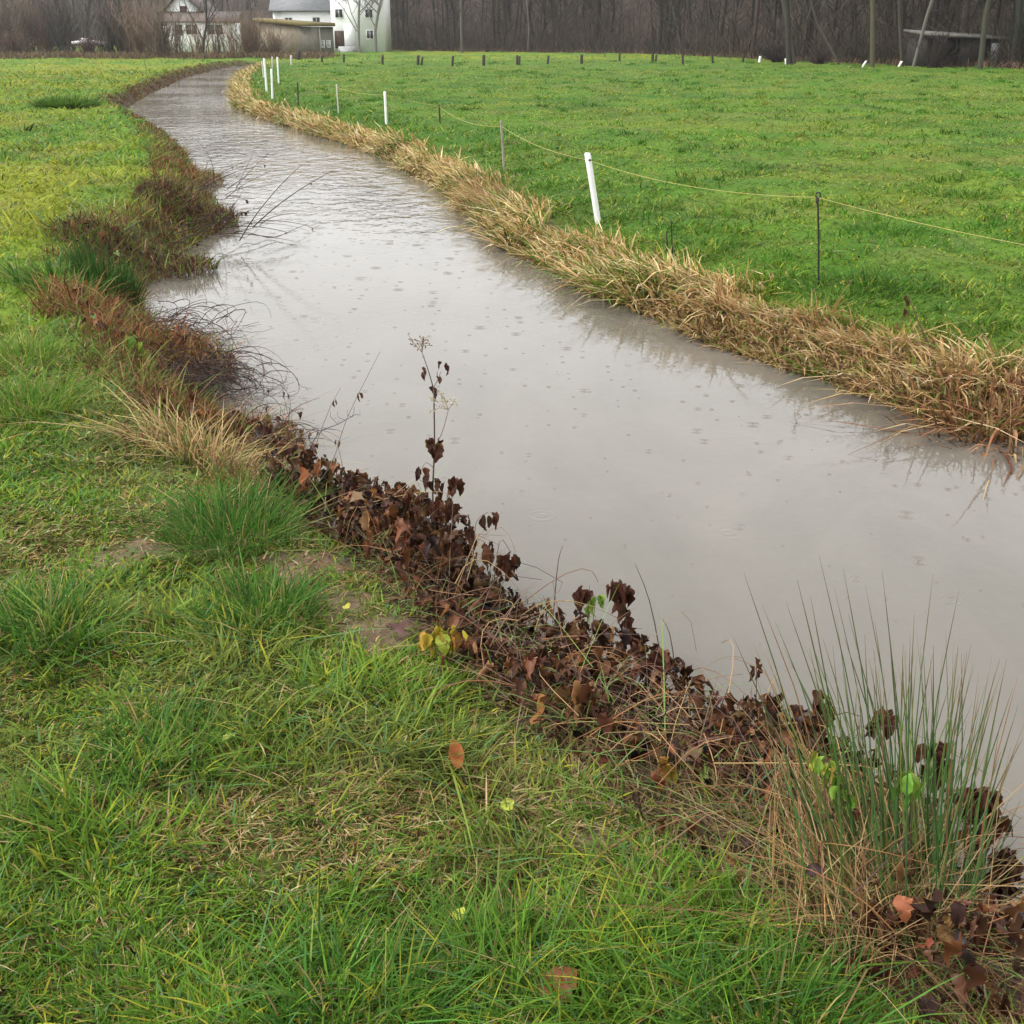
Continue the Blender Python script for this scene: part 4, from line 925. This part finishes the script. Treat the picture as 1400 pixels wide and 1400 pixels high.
# small white structure in the left scrub
Yq = PZ(125, 78)[1] + 3
t = thing('garden_shelter', 'small white roofed shelter on a post in the left scrub', 'shelter', (PY(122, 70, Yq)[0], Yq, 0))
a_, b_, c_, d_ = rect(98, 56.5, 141, 60, Yq); HB().poly([(a_, c_), (b_, c_ - .05), (b_, d_ - .1), ((a_ + b_) / 2, d_ + .12), (a_, d_)], Yq, Yq + 2.5).build('roof', M_WHITE, t)
h = HB(); a_, b_, c_, d_ = rect(119, 60, 121.5, 76, Yq); h.box(a_, b_, Yq + .3, Yq + .5, -.1, c_ + (d_ - c_)); h.build('post', M_WHITE, t)
h = HB(); a_, b_, c_, d_ = rect(133, 60, 135, 76, Yq); h.box(a_, b_, Yq + .3, Yq + .5, -.1, d_); h.build('post', M_WHITE, t)
a_, b_, c_, d_ = rect(111, 52, 118, 57, Yq + .4); HB().box(a_, b_, Yq + .4, Yq + 1, c_ + .1, d_).build('chimney', M_WHITE, t)
# shed at the edge of the wood on the right
Ys = PZ(1300, 92)[1] + 1.2
t = thing('field_shed', 'dark open shed with a pale roof edge in the wood on the right', 'shed', (PY(1310, 90, Ys)[0], Ys, 0))
a_, b_, c_, d_ = rect(1262, 52, 1366, 92, Ys)
HB().box(a_, b_, Ys + 3.5, Ys + 3.7, -.1, d_).box(a_, a_ + .15, Ys, Ys + 3.497, -.1, d_).box(b_ - .15, b_, Ys + .03, Ys + 3.497, -.1, d_).build('wall', M_SHEDWALL, t)
a3, b3, c3, d3 = rect(1309, 55, 1350, 92, Ys); HB().box(a3, b3, Ys + .003, Ys + .15, -.1, d_ - .02).build('front_boards', M_SHEDWALL, t)
a3, b3, c3, d3 = rect(1352, 59, 1366.5, 87, Ys); HB().box(a3, b3, Ys - .08, Ys + .02, c3, d3).build('pale_panel', M_CONC, t)
h = HB(); V = np.array([(a_ - .3, Ys - .3, d_ + .15), (b_ + .5, Ys - .3, d_ - .12), (b_ + .5, Ys + 4, d_ + .1), (a_ - .3, Ys + 4, d_ + .4)]); h.a.add(np.concatenate([V, V + np.array([0, 0, .14])]), [BOXF], (1, 1, 1)); h.build('roof', M_SHEDROOF, t)

# ------------------------------------------------------------------ woods, hill and bare trees
AZ_EDGE = np.array([(-60, 250), (-24.5, 250), (-9, 245), (-7, 172), (0, 152), (6, 138), (9, 120), (12, 103), (16, 91), (20, 85), (25, 80), (60, 74)], float)
def wood_edge(az): return np.interp(np.degrees(az), AZ_EDGE[:, 0], AZ_EDGE[:, 1])
def build_hill():
    az = np.radians(np.linspace(-75, 75, 161)); dd = np.array([0, 4, 10, 20, 35, 55, 80, 120, 180, 260, 340])
    zz = np.array([-.25, .4, 1.6, 4.2, 8, 14, 20, 29, 41, 52, 56])
    A, D = np.meshgrid(az, dd); Z = np.meshgrid(az, zz)[1]
    rr = wood_edge(A) + 3 + D
    x = np.sin(A) * rr; y = np.cos(A) * rr
    z = Z * (.85 + .3 * fbm(x.ravel() * .02, y.ravel() * .02, 201).reshape(x.shape)) + (fbm(x.ravel() * .15, y.ravel() * .15, 203).reshape(x.shape) - .5) * np.minimum(D, 10) * .2
    V = np.stack([x.ravel(), y.ravel(), z.ravel()], 1); n = len(az); i = np.arange(len(dd) - 1)[:, None] * n; j = np.arange(n - 1)[None]
    F = np.stack([i + j, i + j + 1, i + n + j + 1, i + n + j], -1).reshape(-1, 4)
    m = mat_noise('leaf_covered_slope', (.030, .023, .017), (.062, .046, .033), .5, .95, .5, 2, .1)
    tag(mesh_obj('hillside', V, [F], m, None, None, True), kind='structure')
build_hill()
WOODC = [(4, (.036, .029, .022)), (3, (.052, .041, .030)), (2, (.028, .024, .019)), (.8, (.08, .070, .053)), (.8, (.042, .044, .025))]
def build_wood():
    a = Acc()
    n = 720; az = np.radians(np.where(rng.random(n) < .85, rng.uniform(-8, 44, n), rng.uniform(-38, -8, n))); D = rng.uniform(2, 42, n) ** 1.0
    rr = wood_edge(az) + D; x = np.sin(az) * rr; y = np.cos(az) * rr
    zb = np.interp(D - 3, [0, 4, 10, 20, 35, 55], [-.2, .3, 1.4, 3.8, 7.4, 12]) - .5
    K = 5; H = rng.uniform(11, 18, n); lean = rng.normal(0, .085, (n, 2))
    tt = np.linspace(0, 1, K)[None, :]
    pts = np.stack([x[:, None] + lean[:, :1] * H[:, None] * tt + rng.normal(0, .15, (n, K)), y[:, None] + lean[:, 1:] * H[:, None] * tt, zb[:, None] + H[:, None] * tt], -1)
    rad = rng.gamma(2.2, .040, n).clip(.035, .3)[:, None] * np.array([1.15, .95, .75, .5, .1])[None]
    V, F = tubes(pts, rad, 6); a.add(V, F, np.repeat(pick(WOODC, n, .2), K * 6, 0))
    # branches
    m = 26; nb = n * m; src = np.repeat(np.arange(n), m); u = rng.uniform(.10, .98, nb)
    b0 = np.stack([np.interp(u, [0, 1], [0, 1])] * 3, 1) * (pts[src, -1] - pts[src, 0]) + pts[src, 0]
    yaw = rng.uniform(0, 2 * PI, nb); ln_ = rng.uniform(.8, 3.6, nb) * (1.1 - .6 * u)
    dv = np.stack([np.cos(yaw), np.sin(yaw), rng.uniform(.2, 1.3, nb)], 1) * ln_[:, None]
    bp = b0[:, None, :] + dv[:, None, :] * np.array([0, .5, 1.0])[None, :, None]; bp[:, 2, 2] += ln_ * .2
    V, F = tubes(bp, np.stack([np.full(nb, .04), np.full(nb, .028), np.full(nb, .012)], 1), 3); a.add(V, F, np.repeat(pick(WOODC, nb, .2), 9, 0))
    # twigs on the branches
    m = 4; nt_ = nb * m; s2 = np.repeat(np.arange(nb), m); u = rng.uniform(.2, 1, nt_)[:, None]
    p0 = b0[s2] + dv[s2] * u
    V, F, C = blades(p0, rng.uniform(.5, 1.5, nt_), rng.uniform(.015, .035, nt_), rng.uniform(0, 2 * PI, nt_), rng.gamma(2, .4, nt_), rng.uniform(0, .2, nt_), pick(WOODC, nt_, .2), rng.uniform(0, PI, nt_)); a.add(V, F, C)
    # undergrowth
    n = 42000; az = np.radians(rng.uniform(-38, 44, n)); D = rng.gamma(1.3, 6, n) - .8; rr = wood_edge(az) + D; x = np.sin(az) * rr; y = np.cos(az) * rr
    zb = np.interp(D - 3, [0, 4, 10, 20, 35, 55], [-.2, .3, 1.4, 3.8, 7.4, 12])
    edge = D < 1.0
    c = pick([(4, (.050, .038, .029)), (2, (.078, .054, .038)), (2, (.040, .032, .028)), (1.4, (.06, .060, .03))], n, .2)
    c = np.where((edge & (rng.random(n) < .5))[:, None], np.array([.20, .12, .075]), c)
    V, F, C = blades(np.stack([x, y, zb], 1), np.where(edge, rng.uniform(.3, .9, n), rng.uniform(.6, 2.6, n) * np.where(rng.random(n) < .2, 2.2, 1)), rng.uniform(.025, .06, n), rng.uniform(0, 2 * PI, n), rng.gamma(2, .36, n), rng.uniform(0, .35, n), c, rng.uniform(0, PI, n)); a.add(V, F, C)
    tag(a.build('bare_wood', M_BARK), 'dark bare winter wood along the far side of the pasture', kind='stuff')
build_wood()

def bare_tree(px, py, H, r0, label, name='bare_tree', lean=(0, 0), group=None, c=(.10, .09, .08), lev=4, fork=.25, Y=None, spread=.75, base=None, cat='tree', first=.2, nb0=9):
    b = (G(px, py) if Y is None else np.array([PY(px, py, Y)[0], Y, 0.0])) if base is None else base
    t = thing(name, label, cat, b, group)
    rnd = random.Random(int(px * 13 + py)); TR = []; CR = []
    def grow(p, d, ln_, r, lv, out):
        K = 5; pts = [p]; q = p.copy(); d = d / np.linalg.norm(d)
        for k in range(K - 1):
            d = d + np.array([rnd.gauss(0, .10), rnd.gauss(0, .10), rnd.gauss(0, .05) + .05]); d /= np.linalg.norm(d)
            q = q + d * ln_ / (K - 1); pts.append(q.copy())
        out.append((np.array(pts), np.linspace(r, r * (.45 if lv else .6), K)))
        if lv >= lev: return
        n = nb0 if lv == 0 else (5 if lv == 1 else 4)
        for i in range(n):
            u = first + (1 - first) * (i + rnd.random()) / n if lv == 0 else rnd.uniform(.3, 1)
            f = u * (K - 1); j = min(int(f), K - 2); s = pts[j] + (pts[j + 1] - pts[j]) * (f - j)
            a = rnd.uniform(0, 2 * PI); ev = np.array([math.cos(a) * spread, math.sin(a) * spread, rnd.uniform(.25, .9)])
            grow(s, ev + d * .35, ln_ * rnd.uniform(.35, .6) * (1.15 - .4 * u), max(r * (1 - .55 * u) * .5, .007), lv + 1, CR)
    d0 = np.array([lean[0], lean[1], 1.0]); grow(b - np.array([0, 0, .2]), d0, H, r0, 0, TR)
    a = Acc(); V, F = tubes(np.array([x for x, _ in TR]), np.array([r for _, r in TR]), 8); cc = np.array(c)
    a.add(V, F, np.tile(cc, (len(V), 1)) * (1 + .25 * (fbm(V[:, 0] * 6, V[:, 2] * 2, 5)[:, None] - .5) * 2)); a.build('trunk', M_BARK, t, True)
    a = Acc(); V, F = tubes(np.array([x for x, _ in CR]), np.array([np.maximum(r, .012) for _, r in CR]), 4); a.add(V, F, np.tile(cc * .85, (len(V), 1))); a.build('crown', M_BARK, t)
    return t
# three trees before the white house
bare_tree(491, 72, 9.5, .17, 'bare tree with wide low limbs, left of the three before the white house', c=(.20, .19, .17), first=.18, spread=1.0)
bare_tree(499, 71, 8.5, .15, 'slender bare tree, middle of the three before the white house', c=(.17, .16, .14), first=.45)
bare_tree(514, 71, 10, .19, 'stout bare tree at the right corner of the white house', c=(.19, .18, .16), first=.25, spread=1.0)
# single trees that stand out of the wood
for (px, py, H, r, ln_, c, lb) in ((1087, 88, 14, .24, (-.16, 0), (.075, .065, .05), 'tree leaning left out of the brush pile at the wood edge'), (1079, 88.5, 14, .32, (.02, 0), (.05, .046, .036), 'thick upright tree beside the brush pile at the wood edge'),
        (1248, 93, 13, .20, (.10, 0), (.15, .14, .12), 'pale barked tree leaning right beside the field shed'), (1193, 91.5, 14, .26, (.0, 0), (.085, .08, .05), 'mossy upright tree behind the two leaning white poles'), (1234, 92, 12, .2, (.02, 0), (.06, .056, .042), 'dark tree close behind the pale leaning tree'),
        (1150, 88, 7, .14, (-.62, 0), (.09, .082, .068), 'bent tree with a pale bare top leaning far left'), (935, 74, 13, .2, (-.25, 0), (.14, .13, .12), 'pale leaning trunk against the dark wood'), (632, 71.5, 15, .28, (0, 0), (.11, .105, .095), 'tall grey trunk standing out of the wood right of the house'),
        (1340, 93, 13, .28, (0, 0), (.06, .06, .042), 'mossy tree in front of the field shed'), (1385, 94, 12, .34, (.02, 0), (.03, .034, .026), 'dark tree right of the field shed'), (722, 72, 13, .17, (.03, 0), (.12, .11, .10), 'thin pale trunk in the wood above the close pair of stakes')):
    bare_tree(px, py, H, r * .62, lb, lean=ln_, c=c, lev=3, first=.3)
# brush at the feet of the forked tree
def shrub(px, py, H, n, label, c, name='bare_shrub', spread=.5, group=None, Y=None, rad=.03):
    b = G(px, py) if Y is None else np.array([PY(px, py, Y)[0], Y, 0.0]); t = thing(name, label, 'shrub', b, group)
    K = 6; yaw = rng.uniform(0, 2 * PI, n); ln_ = H * rng.uniform(.5, 1.1, n); sp = rng.gamma(2, .5, n) * spread
    tt = np.linspace(0, 1, K)[None, :]
    x = b[0] + rng.normal(0, H * .10, n)[:, None] + np.cos(yaw)[:, None] * ln_[:, None] * sp[:, None] * tt * .6 + rng.normal(0, H * .02, (n, K)) * tt
    y = b[1] + rng.normal(0, H * .10, n)[:, None] + np.sin(yaw)[:, None] * ln_[:, None] * sp[:, None] * tt * .6
    z = b[2] - .1 + ln_[:, None] * (tt - .15 * sp[:, None] * tt ** 2)
    pts = np.stack([x, y, z], -1); V, F = tubes(pts, rad * rng.uniform(.5, 1.2, n)[:, None] * np.linspace(1, .4, K)[None], 4)
    cc = pick([(3, c), (1, tuple(v * .7 for v in c)), (1, tuple(v * 1.3 for v in c))], n, .15)
    Acc().add(V, F, np.repeat(cc, K * 4, 0)).build('stem', M_BARK, t)
    m = n * 11; s = np.repeat(np.arange(n), 11); k = rng.integers(1, K, m)
    V, F, C = blades(pts[s, k], H * rng.uniform(.10, .30, m), np.full(m, rad * .8), rng.uniform(0, 2 * PI, m), rng.gamma(2, .35, m), rng.uniform(0, .2, m), cc[s] * rng.uniform(.8, 1.25, (m, 1)), rng.uniform(0, PI, m))
    Acc().add(V, F, C).build('twig_crown', M_BARK, t)
    return t
shrub(1062, 87.5, 1.6, 90, 'dark brush heap at the foot of the forked tree', (.035, .028, .026), spread=1.3)
shrub(1120, 87, 1.1, 60, 'low dark bramble at the wood edge right of the brush heap', (.05, .036, .03), spread=1.4)
shrub(1278, 92.5, 2.0, 60, 'dark bramble in front of the open side of the shed', (.045, .034, .028), spread=1.0)
shrub(1394, 93, 3.2, 90, 'dark dense shrub beside the pale panel of the shed', (.026, .030, .022), spread=.6)
BUSH = [(8, 76, 5.6, (.085, .068, .055), 'tall grey brown willow bush at the left picture edge'), (38, 76.5, 6.2, (.10, .075, .058), 'second willow bush from the left picture edge'), (66, 76.5, 5.2, (.11, .075, .055), 'reddish willow bush left of the white shelter'),
        (92, 77, 6.4, (.055, .050, .045), 'dark bush close left of the white shelter'), (150, 77, 6.4, (.060, .053, .046), 'dark tall bush close right of the white shelter'), (174, 77.5, 5.4, (.085, .066, .052), 'brown bush right of the shelter before the gabled house'),
        (196, 78, 4.8, (.12, .082, .058), 'reddish brown bush left of the gabled house'), (222, 78.5, 4.4, (.10, .075, .055), 'bush at the left corner of the gabled house'), (246, 79, 3.3, (.085, .062, .046), 'low bush under the gable of the white house'),
        (272, 79, 3.9, (.12, .08, .055), 'reddish bush under the wide window of the gabled house'), (296, 79, 3.3, (.10, .072, .052), 'bush before the right part of the gabled house'), (322, 79, 4.0, (.13, .085, .058), 'reddish bush between the gabled house and the barn'),
        (345, 78, 3.7, (.13, .09, .06), 'bush at the left end of the brown barn'), (372, 77, 2.6, (.13, .10, .07), 'pale bare bush before the side wall of the barn'), (122, 77.5, 2.0, (.075, .05, .042), 'low bramble under the white shelter'), (20, 77.5, 2.4, (.09, .06, .048), 'low russet bramble at the left picture edge')]
for (px, py, H, c, lb) in BUSH:
    c = tuple(1.45 * v for v in c)
    shrub(px, py, H, 26 if 225 < px < 340 else 95, lb, c, spread=.55 if H > 3 else .9, rad=.035)
bare_tree(121, 76, 12, .22, 'dark trunked tree standing behind the white shelter', c=(.045, .042, .04), lev=4, Y=Yq + 5)
bare_tree(95, 76, 12, .18, 'dark bare tree left of the white shelter', c=(.055, .05, .046), lev=4, Y=Yq + 7, lean=(-.1, 0))
bare_tree(165, 77, 12, .2, 'dark bare tree between the shelter and the gabled house', c=(.05, .048, .044), lev=4, Y=Yq + 8)
bare_tree(32, 76, 12, .17, 'grey bare tree behind the willow bushes', c=(.075, .068, .062), lev=4, Y=Yq + 8)
bare_tree(275, 78, 6.5, .12, 'slender dark tree before the wide window of the gabled house', c=(.06, .05, .042), lev=3)
# strip of dead herbs along the far ends of the meadows
def far_herbs():
    n = 9000; x_ = rng.uniform(-60, 440, n); P = np.array([PZ(x, 79.5 + .5 * np.sin(x * .05), 0)[:2] for x in x_]); P[:, 1] += rng.uniform(-1.5, 7, n); P[:, 0] += rng.normal(0, .5, n)
    d, l = survey(P); k = d > .3; P = P[k]; n = len(P); z = height_at(P, d[k], l[k])
    V, F, C = blades(np.stack([P[:, 0], P[:, 1], z], 1), rng.uniform(.2, .75, n), rng.uniform(.04, .08, n), rng.uniform(0, 2 * PI, n), rng.gamma(2, .3, n), rng.uniform(0, .4, n), pick([(4, (.13, .085, .055)), (3, (.20, .13, .075)), (2, (.08, .055, .042)), (1, (.13, .14, .05))], n, .2), rng.uniform(0, PI, n))
    tag(mesh_obj('dead_herb_strip', V, F, M_DRY, None, C), 'strip of brown dead herbs at the end of the left meadow', kind='stuff')
far_herbs()

# ------------------------------------------------------------------ light
SUN_EL, SUN_AZ = math.radians(50), math.radians(-98)
w = bpy.data.worlds.new("World"); scene.world = w; w.use_nodes = True
t = w.node_tree; t.nodes.clear()
sky = t.nodes.new('ShaderNodeTexSky'); sky.sky_type = 'NISHITA'; sky.sun_disc = False; sky.sun_elevation = SUN_EL; sky.sun_rotation = SUN_AZ
sky.air_density = 1.0; sky.dust_density = 6.0; sky.ozone_density = 1.0
hs = t.nodes.new('ShaderNodeHueSaturation'); hs.inputs['Saturation'].default_value = .12
gm = t.nodes.new('ShaderNodeGamma'); gm.inputs['Gamma'].default_value = .35
bg = t.nodes.new('ShaderNodeBackground'); bg.inputs['Strength'].default_value = .15
mulc = t.nodes.new('ShaderNodeVectorMath'); mulc.operation = 'SCALE'; mulc.inputs['Scale'].default_value = 4.3
out = t.nodes.new('ShaderNodeOutputWorld')
t.links.new(sky.outputs[0], hs.inputs['Color']); t.links.new(hs.outputs[0], gm.inputs['Color']); t.links.new(gm.outputs[0], mulc.inputs[0]); t.links.new(mulc.outputs[0], bg.inputs['Color']); t.links.new(bg.outputs[0], out.inputs[0])
sd = bpy.data.lights.new('sun', 'SUN'); sd.energy = 1.5; sd.angle = math.radians(22); sd.color = (1, .985, .965)
so = bpy.data.objects.new('sun', sd); col.objects.link(so); so.location = (0, 0, 30)
# light travels from the sun towards the ground
from mathutils import Vector
dv = -Vector((math.sin(SUN_AZ) * math.cos(SUN_EL), math.cos(SUN_AZ) * math.cos(SUN_EL), math.sin(SUN_EL)))
so.rotation_euler = dv.to_track_quat('-Z', 'Y').to_euler()

# ------------------------------------------------------------------ air
HAZE = True
if HAZE:
    m, ht, ns, ln = nt('misty_air')
    pv = N(ht, 'ShaderNodeVolumePrincipled'); pv.inputs['Color'].default_value = (.82, .84, .87, 1); pv.inputs['Density'].default_value = .00030; pv.inputs['Anisotropy'].default_value = .3
    o = N(ht, 'ShaderNodeOutputMaterial'); ln.new(pv.outputs[0], o.inputs['Volume'])
    hz = mesh_obj('haze', boxv(-1300, 1300, -1300, 1300, -2.5, 96), [BOXF], m); tag(hz, kind='stuff')

cd = bpy.data.cameras.new('camera'); cam = bpy.data.objects.new('camera', cd); col.objects.link(cam)
cam.location = (0, 0, CAMH); cam.rotation_euler = (PI / 2 - PITCH, 0, 0)
cd.sensor_width = 36; cd.lens = 36 * FPX / 1400; cd.clip_start = .05; cd.clip_end = 5000
scene.camera = cam
vs = scene.view_settings; vs.view_transform = 'Standard'; vs.look = 'None'; vs.gamma = 1; vs.exposure = .88
scene.display_settings.display_device = 'sRGB'
